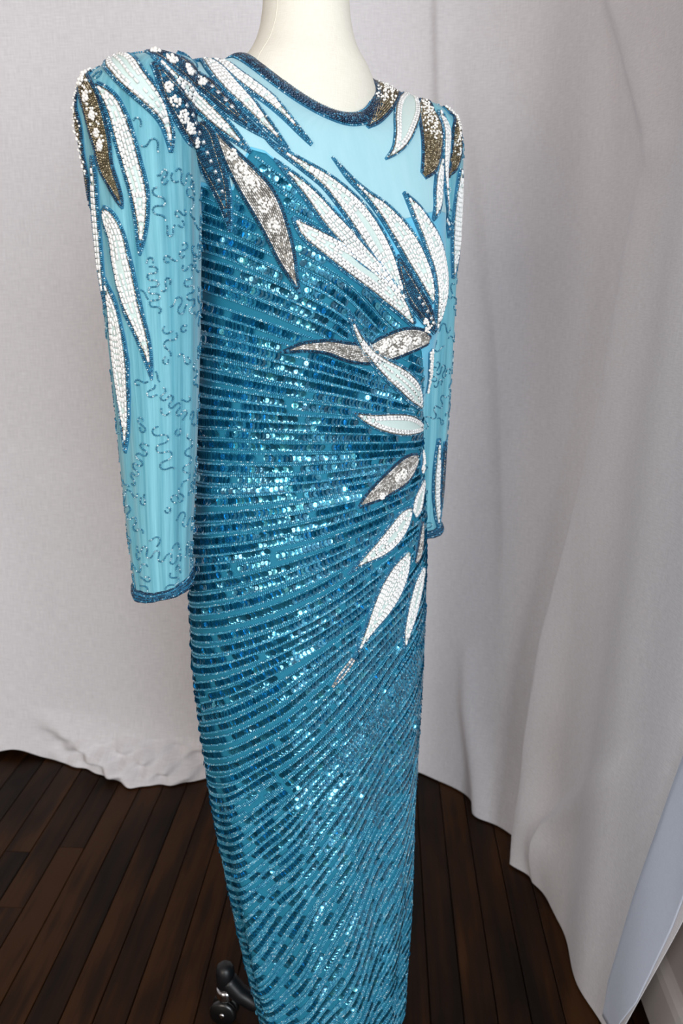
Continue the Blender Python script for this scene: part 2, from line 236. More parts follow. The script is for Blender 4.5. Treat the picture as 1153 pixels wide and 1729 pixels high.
ROW_FIELD = [(-1.477, 1.253, -0.197), (-1.539, 1.222, -0.14), (-1.571, 1.118, 0.004), (-1.539, 1.02, 0.142), (-1.477, 0.898, 0.278), (-1.414, 0.824, 0.361), (-1.508, 0.652, 0.502), (-0.974, 1.241, -0.397), (-1.005, 1.186, -0.273), (-0.974, 1.124, -0.149), (-0.911, 1.026, 0.011), (-0.88, 0.91, 0.181), (-0.88, 0.836, 0.333), (-0.911, 0.671, 0.527), (-1.005, 0.487, 0.73), (-1.225, 0.279, 0.959), (-0.471, 1.345, -0.762), (-0.691, 1.222, -0.551), (-0.691, 1.161, -0.405), (-0.66, 1.124, -0.204), (-0.565, 1.026, -0.075), (-0.534, 0.983, -0.003), (-0.534, 0.91, 0.139), (-0.503, 0.83, 0.358), (-0.534, 0.671, 0.648), (-0.565, 0.487, 0.896), (-0.723, 0.285, 1.083), (-0.346, 1.198, -0.619), (-0.283, 1.149, -0.496), (-0.22, 1.094, -0.252), (-0.157, 1.02, -0.127), (-0.126, 0.959, 0.029), (-0.157, 0.898, 0.206), (-0.126, 0.824, 0.431), (-0.126, 0.659, 0.706), (-0.157, 0.469, 0.916), (-0.22, 0.272, 1.081), (0.031, 1.173, -0.683), (0.063, 1.149, -0.635), (0.126, 1.081, -0.281), (0.22, 1.014, -0.115), (0.188, 0.928, 0.166), (0.188, 0.806, 0.497), (0.22, 0.677, 0.684), (0.251, 0.536, 0.826), (0.314, 0.217, 1.052), (0.377, 1.081, -0.358), (0.534, 1.008, -0.149), (0.503, 0.916, 0.115), (0.503, 0.793, 0.459), (0.534, 0.659, 0.64), (0.597, 0.511, 0.497), (0.911, 0.187, 0.338)]
SEQUIN_TOP = [(-1.319, 1.308), (-1.162, 1.308), (-1.005, 1.308), (-0.723, 1.369), (-0.628, 1.369), (-0.534, 1.351), (-0.408, 1.29), (-0.188, 1.235), (0.063, 1.186), (0.314, 1.149), (0.597, 1.081), (0.848, 1.032)]
# ------------------------------------------------------------------ mesh and material helpers
def lin(r, g, b):
    f = lambda c: (c / 255 / 12.92) if c / 255 <= 0.04045 else ((c / 255 + 0.055) / 1.055) ** 2.4
    return (f(r), f(g), f(b), 1.0)


def material(name, color, rough=0.6, metal=0.0, coat=0.0, sheen=0.0, spec=0.5, trans=0.0):
    m = bpy.data.materials.new(name)
    m.use_nodes = True
    p = m.node_tree.nodes['Principled BSDF']
    p.inputs['Base Color'].default_value = color
    p.inputs['Roughness'].default_value = rough
    p.inputs['Metallic'].default_value = metal
    p.inputs['Coat Weight'].default_value = coat
    p.inputs['Coat Roughness'].default_value = 0.08
    p.inputs['Sheen Weight'].default_value = sheen
    p.inputs['Specular IOR Level'].default_value = spec
    p.inputs['Transmission Weight'].default_value = trans
    return m


def nodes(m):
    nt = m.node_tree
    return nt, nt.nodes, nt.links, nt.nodes['Principled BSDF']


def tex_coord(m, kind='Object', scale=(1, 1, 1)):
    nt, nd, lk, p = nodes(m)
    tc = nd.new('ShaderNodeTexCoord'); mp = nd.new('ShaderNodeMapping')
    mp.inputs['Scale'].default_value = scale
    lk.new(tc.outputs[kind], mp.inputs['Vector'])
    return mp.outputs['Vector']


def noise(m, vec, scale, detail=3.0, rough=0.6):
    nt, nd, lk, p = nodes(m)
    n = nd.new('ShaderNodeTexNoise')
    n.inputs['Scale'].default_value = scale; n.inputs['Detail'].default_value = detail; n.inputs['Roughness'].default_value = rough
    lk.new(vec, n.inputs['Vector'])
    return n.outputs['Fac']


def ramp(m, fac, stops):
    nt, nd, lk, p = nodes(m)
    r = nd.new('ShaderNodeValToRGB')
    e = r.color_ramp.elements
    while len(e) < len(stops):
        e.new(0.5)
    for el, (pos, col) in zip(e, stops):
        el.position = pos; el.color = col
    lk.new(fac, r.inputs['Fac'])
    return r.outputs['Color']


def bump(m, height, strength, dist):
    nt, nd, lk, p = nodes(m)
    b = nd.new('ShaderNodeBump')
    b.inputs['Strength'].default_value = strength; b.inputs['Distance'].default_value = dist
    lk.new(height, b.inputs['Height'])
    lk.new(b.outputs['Normal'], p.inputs['Normal'])


def mesh_np(name, V, F, smooth=True, mat=None, attr=None):
    """F: (n,3) or (n,4) int array, or list of tuples."""
    me = bpy.data.meshes.new(name)
    if isinstance(F, np.ndarray):
        k = F.shape[1]
        me.vertices.add(len(V)); me.vertices.foreach_set('co', np.asarray(V, np.float32).ravel())
        me.loops.add(F.size); me.loops.foreach_set('vertex_index', F.astype(np.int32).ravel())
        me.polygons.add(len(F)); me.polygons.foreach_set('loop_start', np.arange(0, F.size, k, dtype=np.int32))
        try:
            me.polygons.foreach_set('loop_total', np.full(len(F), k, np.int32))
        except Exception:
            pass
        me.update(calc_edges=True)
    else:
        me.from_pydata([tuple(v) for v in V], [], [tuple(f) for f in F])
    if smooth:
        me.polygons.foreach_set('use_smooth', np.ones(len(me.polygons), dtype=bool))
    if attr is not None:
        a = me.attributes.new('tint', 'FLOAT', 'POINT')
        a.data.foreach_set('value', np.asarray(attr, np.float32))
    if mat:
        me.materials.append(mat)
    me.validate()
    me.update()
    return me


def link(name, me, parent=None):
    o = bpy.data.objects.new(name, me)
    COL.objects.link(o)
    if parent is not None:
        o.parent = parent
    return o


def empty(name, loc=(0, 0, 0)):
    o = bpy.data.objects.new(name, None)
    COL.objects.link(o)
    o.location = loc
    o.empty_display_size = 0.05
    return o


def tag(o, label=None, cat=None, kind=None, group=None):
    if label: o['label'] = label
    if cat: o['category'] = cat
    if kind: o['kind'] = kind
    if group: o['group'] = group
    return o


def at_parent(o, loc):
    """mesh given in world coordinates under a parent Empty that stands at loc"""
    o.location = -Vector(loc)
    return o


def box(x0, x1, y0, y1, z0, z1):
    v = [(x0, y0, z0), (x1, y0, z0), (x1, y1, z0), (x0, y1, z0), (x0, y0, z1), (x1, y0, z1), (x1, y1, z1), (x0, y1, z1)]
    f = [(0, 3, 2, 1), (4, 5, 6, 7), (0, 1, 5, 4), (1, 2, 6, 5), (2, 3, 7, 6), (3, 0, 4, 7)]
    return v, f


def join(parts):
    V = []; F = []
    for v, f in parts:
        o = len(V); V += [tuple(p) for p in v]; F += [tuple(o + i for i in q) for q in f]
    return V, F


def lathe(profile, segs=32, cap=True):
    V = []; F = []
    n = len(profile)
    for i in range(segs):
        a = 2 * math.pi * i / segs
        for r, z in profile:
            V.append((r * math.cos(a), r * math.sin(a), z))
    for i in range(segs):
        j = (i + 1) % segs
        for k in range(n - 1):
            F.append((i * n + k, j * n + k, j * n + k + 1, i * n + k + 1))
    if cap:
        F.append(tuple(i * n for i in range(segs))[::-1])
        F.append(tuple(i * n + n - 1 for i in range(segs)))
    return V, F


def tube(path, radii, segs=12):
    V = []; F = []
    path = [Vector(p) for p in path]
    up = Vector((0, 0, 1))
    for i, p in enumerate(path):
        t = (path[min(i + 1, len(path) - 1)] - path[max(i - 1, 0)]).normalized()
        s = t.cross(up)
        s = s.normalized() if s.length > 1e-4 else Vector((1, 0, 0))
        u = s.cross(t).normalized()
        for k in range(segs):
            a = 2 * math.pi * k / segs
            V.append(p + (s * math.cos(a) + u * math.sin(a)) * radii[i])
    for i in range(len(path) - 1):
        for k in range(segs):
            k2 = (k + 1) % segs
            F.append((i * segs + k, i * segs + k2, (i + 1) * segs + k2, (i + 1) * segs + k))
    F.append(tuple(range(segs))[::-1]); F.append(tuple((len(path) - 1) * segs + k for k in range(segs)))
    return V, F


# ---- instance templates (unit size): +x runs along the thread, +z off the cloth
def t_bead(seg=6, sq=0.55):
    V = [(-0.5, 0, 0)]
    for x, r in ((-0.32, 0.42), (0.32, 0.42)):
        for k in range(seg):
            a = 2 * math.pi * k / seg
            V.append((x, r * math.cos(a), r * math.sin(a)))
    V.append((0.5, 0, 0))
    F = []
    for k in range(seg):
        k2 = (k + 1) % seg
        F += [(0, 1 + k2, 1 + k), (1 + k, 1 + k2, 1 + seg + k2), (1 + k, 1 + seg + k2, 1 + seg + k), (1 + seg + k, 1 + seg + k2, 1 + 2 * seg)]
    return np.array(V), np.array(F)


def t_bugle(seg=6):
    V = []
    for x, r in ((-0.5, 0.36), (-0.46, 0.5), (0.46, 0.5), (0.5, 0.36)):
        for k in range(seg):
            a = 2 * math.pi * k / seg
            V.append((x, r * math.cos(a), r * math.sin(a)))
    F = []
    for j in range(3):
        for k in range(seg):
            k2 = (k + 1) % seg
            a, b, c, d = j * seg + k, j * seg + k2, (j + 1) * seg + k2, (j + 1) * seg + k
            F += [(a, b, c), (a, c, d)]
    for j in (0, 3):
        for k in range(1, seg - 1):
            F.append((j * seg, j * seg + k, j * seg + k + 1))
    return np.array(V), np.array(F)


def t_pearl(seg=8, rings=5):
    V = [(0, 0, -0.5)]; F = []
    for j in range(1, rings):
        b = math.pi * j / rings
        for k in range(seg):
            a = 2 * math.pi * k / seg
            V.append((0.5 * math.sin(b) * math.cos(a), 0.5 * math.sin(b) * math.sin(a), -0.5 * math.cos(b)))
    V.append((0, 0, 0.5))
    top = len(V) - 1
    for k in range(seg):
        k2 = (k + 1) % seg
        F.append((0, 1 + k2, 1 + k))
        for j in range(rings - 2):
            a, b, c, d = 1 + j * seg + k, 1 + j * seg + k2, 1 + (j + 1) * seg + k2, 1 + (j + 1) * seg + k
            F += [(a, b, c), (a, c, d)]
        F.append((1 + (rings - 2) * seg + k, 1 + (rings - 2) * seg + k2, top))
    return np.array(V), np.array(F)


def t_crystal():
    # square faceted stone: table, crown, girdle
    V = []
    for r, z in ((0.5, 0.0), (0.5, 0.18), (0.28, 0.42)):
        for k in range(4):
            a = math.pi / 4 + math.pi / 2 * k
            V.append((r * 1.414 * math.cos(a), r * 1.414 * math.sin(a), z))
    F = []
    for j in range(2):
        for k in range(4):
            k2 = (k + 1) % 4
            a, b, c, d = j * 4 + k, j * 4 + k2, (j + 1) * 4 + k2, (j + 1) * 4 + k
            F += [(a, b, c), (a, c, d)]
    F += [(8, 9, 10), (8, 10, 11)]
    return np.array(V), np.array(F)


def t_sequin(seg=12):
    V = []
    for r, z in ((0.07, 0.0), (0.27, 0.0), (0.43, 0.022), (0.5, 0.05)):
        for k in range(seg):
            a = 2 * math.pi * k / seg
            V.append((r * math.cos(a), r * math.sin(a), z))
    F = []
    for j in range(3):
        for k in range(seg):
            k2 = (k + 1) % seg
            a, b, c, d = j * seg + k, (j + 1) * seg + k, (j + 1) * seg + k2, j * seg + k2
            F += [(a, b, c), (a, c, d)]
    return np.array(V), np.array(F)


BEAD, BUGLE, PEARL, CRYSTAL, SEQUIN = t_bead(), t_bugle(), t_pearl(), t_crystal(), t_sequin()


def inst(tmpl, pos, X, Z, size, tint=None):
    """scatter a template: pos (n,3), X tangent, Z normal, size (n,3) -> V, F, tint"""
    tv, tf = tmpl
    pos = np.asarray(pos, float); X = np.asarray(X, float); Z = np.asarray(Z, float); size = np.asarray(size, float)
    X = X / np.maximum(np.linalg.norm(X, axis=1, keepdims=True), 1e-9)
    Y = np.cross(Z, X); Y /= np.maximum(np.linalg.norm(Y, axis=1, keepdims=True), 1e-9)
    Z = np.cross(X, Y)
    L = tv[None] * size[:, None, :]
    V = pos[:, None] + L[..., 0:1] * X[:, None] + L[..., 1:2] * Y[:, None] + L[..., 2:3] * Z[:, None]
    F = tf[None] + (np.arange(len(pos)) * len(tv))[:, None, None]
    t = None if tint is None else np.repeat(tint, len(tv))
    return V.reshape(-1, 3), F.reshape(-1, 3), t


# ------------------------------------------------------------------ materials
def linen(name, c0, c1, weave=900):
    m = material(name, c0, rough=0.9, spec=0.2)
    nt, nd, lk, p = nodes(m)
    v = tex_coord(m, 'UV')
    mp1 = nd.new('ShaderNodeMapping'); mp1.inputs['Scale'].default_value = (0.06, 1, 1); lk.new(v, mp1.inputs['Vector'])
    mp2 = nd.new('ShaderNodeMapping'); mp2.inputs['Scale'].default_value = (1, 0.06, 1); lk.new(v, mp2.inputs['Vector'])
    a = noise(m, mp1.outputs['Vector'], weave, 2.0)
    b = noise(m, mp2.outputs['Vector'], weave, 2.0)
    ad = nd.new('ShaderNodeMath'); ad.operation = 'ADD'; lk.new(a, ad.inputs[0]); lk.new(b, ad.inputs[1])
    big = noise(m, v, 3.5, 2.0)
    ad2 = nd.new('ShaderNodeMath'); ad2.operation = 'MULTIPLY_ADD'; lk.new(big, ad2.inputs[0]); ad2.inputs[1].default_value = 0.25; lk.new(ad.outputs[0], ad2.inputs[2])
    half = nd.new('ShaderNodeMath'); half.operation = 'MULTIPLY'; half.inputs[1].default_value = 0.45; lk.new(ad2.outputs[0], half.inputs[0])
    lk.new(ramp(m, half.outputs[0], [(0.30, c1), (0.70, c0)]), p.inputs['Base Color'])
    bump(m, ad.outputs[0], 0.25, 0.0006)
    return m


M_SHEET = linen('white_linen', lin(238, 236, 239), lin(210, 207, 211), weave=480)
M_HEM = linen('linen_backlit_tint', lin(212, 219, 234), lin(196, 203, 219))  # bluish tint paints in window light coming through the single layer
M_FORM = linen('cream_form_linen', lin(240, 237, 226), lin(226, 222, 208), weave=1400)
M_PLASTER = material('plaster_white', lin(214, 208, 208), 0.85)
M_PAINT = material('painted_trim', lin(226, 222, 222), 0.45)
M_DIM = material('grey_plaster', lin(204, 202, 200), 0.9)
for _m in (M_PLASTER, M_DIM):
    bump(_m, noise(_m, tex_coord(_m), 60, 4), 0.15, 0.002)


def wood():
    m = material('dark_oak_boards', lin(60, 34, 20), 0.42, spec=0.10)
    nt, nd, lk, p = nodes(m)
    info = nd.new('ShaderNodeObjectInfo')
    tc = nd.new('ShaderNodeTexCoord')
    off = nd.new('ShaderNodeVectorMath'); off.operation = 'MULTIPLY_ADD'
    lk.new(info.outputs['Random'], off.inputs[0]); off.inputs[1].default_value = (37, 91, 53); lk.new(tc.outputs['Object'], off.inputs[2])
    mp = nd.new('ShaderNodeMapping'); mp.inputs['Scale'].default_value = (60, 2.2, 60); lk.new(off.outputs[0], mp.inputs['Vector'])
    g = noise(m, mp.outputs['Vector'], 1.0, 5.0, 0.65)
    mp2 = nd.new('ShaderNodeMapping'); mp2.inputs['Scale'].default_value = (9, 2.0, 9); lk.new(off.outputs[0], mp2.inputs['Vector'])
    b = noise(m, mp2.outputs['Vector'], 1.0, 3.0)
    mix = nd.new('ShaderNodeMath'); mix.operation = 'MULTIPLY_ADD'; lk.new(g, mix.inputs[0]); mix.inputs[1].default_value = 0.55; lk.new(b, mix.inputs[2])
    mix2 = nd.new('ShaderNodeMath'); mix2.operation = 'MULTIPLY_ADD'; lk.new(info.outputs['Random'], mix2.inputs[0]); mix2.inputs[1].default_value = 0.22; lk.new(mix.outputs[0], mix2.inputs[2])
    c = ramp(m, mix2.outputs[0], [(0.45, lin(10, 6, 4)), (0.70, lin(22, 12, 6)), (0.90, lin(42, 23, 9)), (1.0, lin(58, 34, 14))])
    lk.new(c, p.inputs['Base Color'])
    lk.new(ramp(m, b, [(0.3, (0.5, 0.5, 0.5, 1)), (0.7, (0.34, 0.34, 0.34, 1))]), p.inputs['Roughness'])
    bump(m, g, 0.2, 0.0008)
    return m


M_WOOD = wood()
M_SUB = material('floor_gap_dark', lin(14, 9, 7), 0.9)


def chiffon(name, c0, c1, streak):
    m = material(name, c0, rough=0.75, sheen=0.3, spec=0.25)
    nt, nd, lk, p = nodes(m)
    v = tex_coord(m, 'UV', streak)
    n = noise(m, v, 1.0, 6.0, 0.7)
    lk.new(ramp(m, n, [(0.32, c1), (0.68, c0)]), p.inputs['Base Color'])
    bump(m, n, 0.35, 0.0015)
    return m


M_YOKE = chiffon('pale_blue_chiffon', lin(172, 216, 226), lin(160, 208, 220), (40, 3, 1))
M_LINING = chiffon('sky_blue_lining', lin(110, 198, 230), lin(98, 188, 222), (60, 3, 1))
M_SLEEVE = chiffon('blue_chiffon_sleeve', lin(138, 202, 216), lin(62, 140, 162), (26, 1.6, 1))  # dark and pale streaks paint the shading of crinkle pleats into the colour
M_BODICE = material('teal_mesh_cloth', lin(36, 122, 150), rough=0.7, spec=0.2)
_v = tex_coord(M_BODICE, 'Object')
bump(M_BODICE, noise(M_BODICE, _v, 900, 2), 0.5, 0.001)


def tinted(name, stops, rough, metal, coat, spec=0.5):
    m = material(name, stops[0][1], rough, metal, coat, spec=spec)
    nt, nd, lk, p = nodes(m)
    at = nd.new('ShaderNodeAttribute'); at.attribute_name = 'tint'
    lk.new(ramp(m, at.outputs['Fac'], stops), p.inputs['Base Color'])
    return m


SEQ_STOPS = [(0.0, lin(10, 104, 136)), (0.4, lin(30, 146, 186)), (0.75, lin(54, 174, 212)), (1.0, lin(80, 196, 212))]
M_SEQUIN = tinted('blue_sequin', SEQ_STOPS, 0.20, 0.8, 0.6)
M_SEQ_ONE = material('blue_sequin_single', lin(30, 146, 186), 0.20, 0.8, 0.6)
_nt, _nd, _lk, _p = nodes(M_SEQ_ONE)
_info = _nd.new('ShaderNodeObjectInfo')
_lk.new(ramp(M_SEQ_ONE, _info.outputs['Random'], SEQ_STOPS), _p.inputs['Base Color'])
M_STRAND = tinted('silver_lined_blue_bead', [(0.0, lin(42, 130, 168)), (0.6, lin(70, 162, 196)), (0.88, lin(100, 186, 212)), (1.0, lin(200, 232, 242))], 0.25, 0.3, 0.1)
M_TEAL = tinted('teal_seed_bead', [(0.0, lin(22, 92, 130)), (0.5, lin(46, 132, 172)), (0.8, lin(84, 170, 204)), (1.0, lin(214, 236, 244))], 0.18, 0.35, 0.6)  # near-white end paints glints onto some of the teal beads
M_NAVY = tinted('navy_seed_bead', [(0.0, lin(6, 38, 66)), (0.6, lin(14, 66, 102)), (1.0, lin(60, 130, 164))], 0.18, 0.35, 0.6)
M_SQUIG = tinted('teal_squiggle_bead', [(0.0, lin(34, 110, 142)), (0.65, lin(62, 144, 174)), (1.0, lin(206, 232, 238))], 0.2, 0.15, 0.5)  # pale end gives a few squiggle beads a painted sparkle
M_WHITE = tinted('white_bugle_bead', [(0.0, lin(240, 241, 240)), (1.0, lin(254, 254, 253))], 0.22, 0.0, 0.4)
M_GUN = tinted('gunmetal_bugle_bead', [(0.0, lin(96, 92, 88)), (0.6, lin(170, 160, 144)), (1.0, lin(220, 212, 198))], 0.25, 0.75, 0.3)
M_SILVER = tinted('silver_bugle_bead', [(0.0, lin(120, 116, 110)), (0.5, lin(214, 211, 206)), (1.0, lin(246, 244, 241))], 0.22, 0.25, 0.4)
M_GOLD = tinted('bronze_seed_bead', [(0.0, lin(84, 74, 54)), (0.5, lin(150, 134, 102)), (1.0, lin(216, 204, 176))], 0.22, 0.6, 0.4)
M_PEARL = material('white_pearl', lin(246, 244, 240), 0.22, 0.0, 0.5)
M_CRYSTAL = material('clear_crystal', lin(214, 224, 230), 0.06, 0.7, 0.6)
M_MINT = material('mint_thread_cloth', lin(206, 226, 222), 0.8, sheen=0.2)
bump(M_MINT, noise(M_MINT, tex_coord(M_MINT), 700, 3), 0.6, 0.001)
M_BASE_TEAL = material('teal_backing_cloth', lin(40, 118, 154), 0.7)
M_BASE_GREY = material('grey_backing_cloth', lin(150, 146, 138), 0.7)
M_BASE_GOLD = material('olive_backing_cloth', lin(112, 104, 80), 0.7)
M_BLACK = material('black_enamel', lin(14, 14, 17), 0.4)
for _m in (M_SEQUIN, M_SEQ_ONE):
    _q = _m.node_tree.nodes['Principled BSDF']
    _q.inputs['Coat Weight'].default_value = 1.0
    _q.inputs['Coat IOR'].default_value = 1.8
    _q.inputs['Coat Roughness'].default_value = 0.14
M_CHROME = material('chrome', lin(210, 210, 214), 0.12, 1.0)
M_RUBBER = material('black_rubber', lin(10, 10, 11), 0.35, coat=0.4)
# ------------------------------------------------------------------ room shell
def struct(name, V, F, mat, label, cat, parent=None, smooth=False):
    o = link(name, mesh_np(name, V, F, smooth, mat), parent)
    if parent is None:
        o.matrix_world = ROOM.copy()
        tag(o, label, cat, 'structure')
    return o


RX0, RX1, RY0, RY1, RH = WALL_LEFT_X, WALL_RIGHT_X, WALL_FRONT_Y, 1.02, 2.75
SX1 = WALL_SIDE_X
v, f = box(RX0 - 0.1, SX1 + 0.1, RY0 - 0.1, RY1 + 0.1, -0.08, -0.006)
floor = struct('floor', v, f, M_SUB, 'dark brown strip wood floor under the gown', 'floor')
# each floor board its own piece, sharing four bevelled meshes by length
PW = 0.057


def plank_mesh(length):
    w, h, b = PW - 0.0016, 0.012, 0.0012
    prof = [(-w / 2, -h), (w / 2, -h), (w / 2, -b), (w / 2 - b, 0), (-w / 2 + b, 0), (-w / 2, -b)]
    V = [(x, y, z) for y in (0, length) for x, z in prof]
    n = len(prof)
    F = [tuple(range(n)), tuple(range(2 * n - 1, n - 1, -1))] + [(i, n + i, n + (i + 1) % n, (i + 1) % n) for i in range(n)]
    return mesh_np('plank', V, F, False, M_WOOD)


PLANKS = [(L, plank_mesh(L - 0.0012)) for L in (0.9, 1.3, 1.7, 2.2)]
x = RX0 + PW / 2
prng = random.Random(3)
while x < SX1:
    y = RY0 - prng.uniform(0.0, 0.6)
    while y < RY1:
        L, me = prng.choice(PLANKS)
        if y + L > RY0:
            o = link('plank', me, floor)
            o.location = (x, y, prng.uniform(-0.0006, 0.0))
        y += L
    x += PW

v, f = box(RX0 - 0.1, SX1 + 0.1, RY1, RY1 + 0.1, 0, RH)
struct('wall_back', v, f, M_PLASTER, 'white plaster wall behind the linen backdrop', 'wall')
v, f = box(RX1, RX1 + 0.12, STUB_Y, RY1, 0, RH)
struct('wall_right', v, f, M_PLASTER, 'white plaster wall at the right edge of the linen', 'wall')
v, f = box(SX1, SX1 + 0.1, RY0 - 0.1, RY1 + 0.1, 0, RH)
struct('wall_side', v, f, M_PLASTER, 'white plaster side wall of the room beyond the short wall', 'wall')
v, f = box(RX0 - 0.1, SX1 + 0.1, RY0 - 0.1, RY1 + 0.1, RH, RH + 0.08)
struct('ceiling', v, f, M_PLASTER, 'plain white ceiling above the gown', 'ceiling')
w = WIN_F; w_ = WIN_R
v, f = join([box(RX0 - 0.1, w['x0'], RY0 - 0.1, RY0, 0, RH), box(w['x1'], w_['x0'], RY0 - 0.1, RY0, 0, RH), box(w_['x1'], SX1 + 0.1, RY0 - 0.1, RY0, 0, RH),
             box(w['x0'], w['x1'], RY0 - 0.1, RY0, 0, w['z0']), box(w['x0'], w['x1'], RY0 - 0.1, RY0, w['z1'], RH),
             box(w_['x0'], w_['x1'], RY0 - 0.1, RY0, 0, w_['z0']), box(w_['x0'], w_['x1'], RY0 - 0.1, RY0, w_['z1'], RH)])
struct('wall_front', v, f, M_DIM, 'grey wall with two windows behind the photographer', 'wall')
v, f = box(RX0 - 0.1, RX0, RY0, RY1, 0, RH)
struct('wall_left', v, f, M_DIM, 'plain grey wall far left of the gown', 'wall')
v, f = join([box(w['x0'], w['x0'] + .05, RY0 - .06, RY0 + .02, w['z0'], w['z1']), box(w['x1'] - .05, w['x1'], RY0 - .06, RY0 + .02, w['z0'], w['z1']),
             box(w['x0'], w['x1'], RY0 - .06, RY0 + .02, w['z1'] - .05, w['z1']), box(w['x0'] - .03, w['x1'] + .03, RY0 - .06, RY0 + .05, w['z0'], w['z0'] + .05)])
w1 = struct('window_1', v, f, M_PAINT, 'white sash window frame behind the photographer to the left', 'window')
v, f = box(w['x0'] + .05, w['x1'] - .05, RY0 - .045, RY0 - .005, 1.50, 1.54)
struct('meeting_rail', v, f, M_PAINT, '', '', w1)
w = WIN_R
v, f = join([box(w['x0'], w['x0'] + .05, RY0 - .06, RY0 + .02, w['z0'], w['z1']), box(w['x1'] - .05, w['x1'], RY0 - .06, RY0 + .02, w['z0'], w['z1']),
             box(w['x0'], w['x1'], RY0 - .06, RY0 + .02, w['z1'] - .05, w['z1']), box(w['x0'] - .03, w['x1'] + .03, RY0 - .06, RY0 + .05, w['z0'], w['z0'] + .05)])
w2 = struct('window_2', v, f, M_PAINT, 'wide white sash window frame behind the photographer to the right', 'window')
v, f = box(w['x0'] + .05, w['x1'] - .05, RY0 - .045, RY0 - .005, 1.50, 1.54)
struct('meeting_rail', v, f, M_PAINT, '', '', w2)
mx = (w['x0'] + w['x1']) / 2
v, f = box(mx - .018, mx + .018, RY0 - .045, RY0 - .005, w['z0'] + .05, w['z1'] - .05)
struct('mullion', v, f, M_PAINT, '', '', w2)
# skirting on the right wall, with a rounded top bead
prof = [(0, 0), (-0.018, 0), (-0.018, 0.105), (-0.014, 0.118), (-0.007, 0.125), (0, 0.128)]
V = [(RX1 + px, y, pz) for y in (STUB_Y, RY1) for px, pz in prof]
n = len(prof)
F = [(i, i + 1, n + i + 1, n + i) for i in range(n - 1)] + [tuple(range(n))[::-1], tuple(range(n, 2 * n))]
struct('baseboard_right', V, F, M_PAINT, 'white painted skirting board along the right wall', 'baseboard')

# ------------------------------------------------------------------ linen backdrop
SHEET_LOW = [(-2.90, .93), (-2.0, .92), (-1.4, .90), (-.95, .86), (-.60, .81), (-.3, .79), (0, .80), (.18, .79), (.30, .68), (.42, .50), (.455, .36), (.43, .24), (.42, .10), (.445, -.03), (.485, -.16)]
SHEET_HIGH = [(-2.90, .95), (-2.0, .95), (-1.4, .94), (-.95, .93), (-.60, .92), (-.3, .91), (0, .90), (.22, .88), (.40, .78), (.485, .60), (.505, .42), (.508, .26), (.508, .12), (.508, -.04), (.506, -.20)]
_sp = np.linspace(0, 1, len(SHEET_LOW))
_lo, _hi = hermite(_sp, SHEET_LOW), hermite(_sp, SHEET_HIGH)


def sstep(a, b, x):
    t = np.clip((x - a) / (b - a), 0, 1)
    return t * t * (3 - 2 * t)


# fold ridges: [(s, z), ...] line, amplitude towards the room, width before / after the line (in s)
FOLDS = [
    ([(.733, 1.43), (.723, 1.23), (.716, .98), (.690, .71), (.670, .50), (.660, .26), (.668, .08), (.675, 0.0)], [.004, .018, .030, .045, .055, .060, .060, .060], .014, .075),
    ([(.650, 1.75), (.655, 1.69), (.691, 1.554), (.733, 1.43), (.750, 1.36)], [.016, .016, .016, .010, 0], .010, .030),
    ([(.495, 1.78), (.498, 1.61), (.502, 1.43), (.506, 1.2)], [.018, .018, .012, 0], .0045, .010),
    ([(.516, 1.71), (.544, 1.24), (.589, .66), (.60, .3)], [.008, .012, .010, 0], .010, .025),
    ([(.560, .40), (.571, .22), (.596, .03), (.600, 0)], [0, .016, .030, .030], .010, .014),
    ([(.250, .14), (.2585, .089), (.2977, .022), (.31, 0)], [0, .016, .020, .018], .010, .030),
    ([(.10, 2.3), (.12, 1.2), (.15, .3)], [.012, .012, .006], .04, .03),
    ([(.30, 2.3), (.32, 1.2), (.33, .3)], [.010, .010, .004], .03, .05),
    ([(.90, .55), (.80, .30), (.74, .16), (.72, .05)], [0, .012, .016, .010], .012, .020),
]


def sheet_pt(s, z):
    k = 1 - sstep(0.0, 1.45, z)
    P = _lo(s) * k[..., None] + _hi(s) * (1 - k[..., None])
    e = 1e-3
    T = (_lo(np.clip(s + e, 0, 1)) - _lo(np.clip(s - e, 0, 1))) * k[..., None] + (_hi(np.clip(s + e, 0, 1)) - _hi(np.clip(s - e, 0, 1))) * (1 - k[..., None])
    T /= np.maximum(np.linalg.norm(T, axis=-1, keepdims=True), 1e-9)
    N = np.stack([T[..., 1], -T[..., 0]], -1)                # towards the room
    d = 0.004 * np.sin(s * 31 + 0.6 * z) * sstep(0.1, 1.2, z) + 0.003 * np.sin(s * 67 + 1.5 * z + 1)
    for line, amp, w0, w1 in FOLDS:
        zs = np.array([p[1] for p in line]); ss = np.array([p[0] for p in line]); am = np.array(amp)
        o = np.argsort(zs)
        sc = np.interp(z, zs[o], ss[o]); A = np.interp(z, zs[o], am[o], left=am[o][0], right=0)
        u = s - sc
        d = d + A * np.where(u < 0, np.exp(-(u / w0) ** 2), np.exp(-(u / w1) ** 2))
    # cloth gathers on the floor
    foot = np.clip(1 - z / 0.22, 0, 1) ** 2
    d = d + foot * (0.022 + 0.010 * np.sin(s * 41 + 0.5) + 0.006 * np.sin(s * 83 + 1)) * (1 - sstep(0.66, 0.72, s))
    pile = np.exp(-(np.abs(s - 0.308) / 0.046) ** 4)
    low = np.clip(1 - z / 0.085, 0, 1)
    d = d + pile * (0.052 * low ** 0.8 + np.sqrt(low * (1 - low) + 1e-9) * (0.030 * np.sin(s * 150 + z * 90) + 0.020 * np.sin(s * 290 - z * 150 + 1) + 0.012 * np.sin(s * 520 + z * 60)))
    d = d + 0.03 * np.exp(-((z - 0.10) / 0.09) ** 2) * np.exp(-((s - 0.72) / 0.05) ** 2)
    P = P + N * d[..., None]
    return np.concatenate([P, z[..., None]], -1)


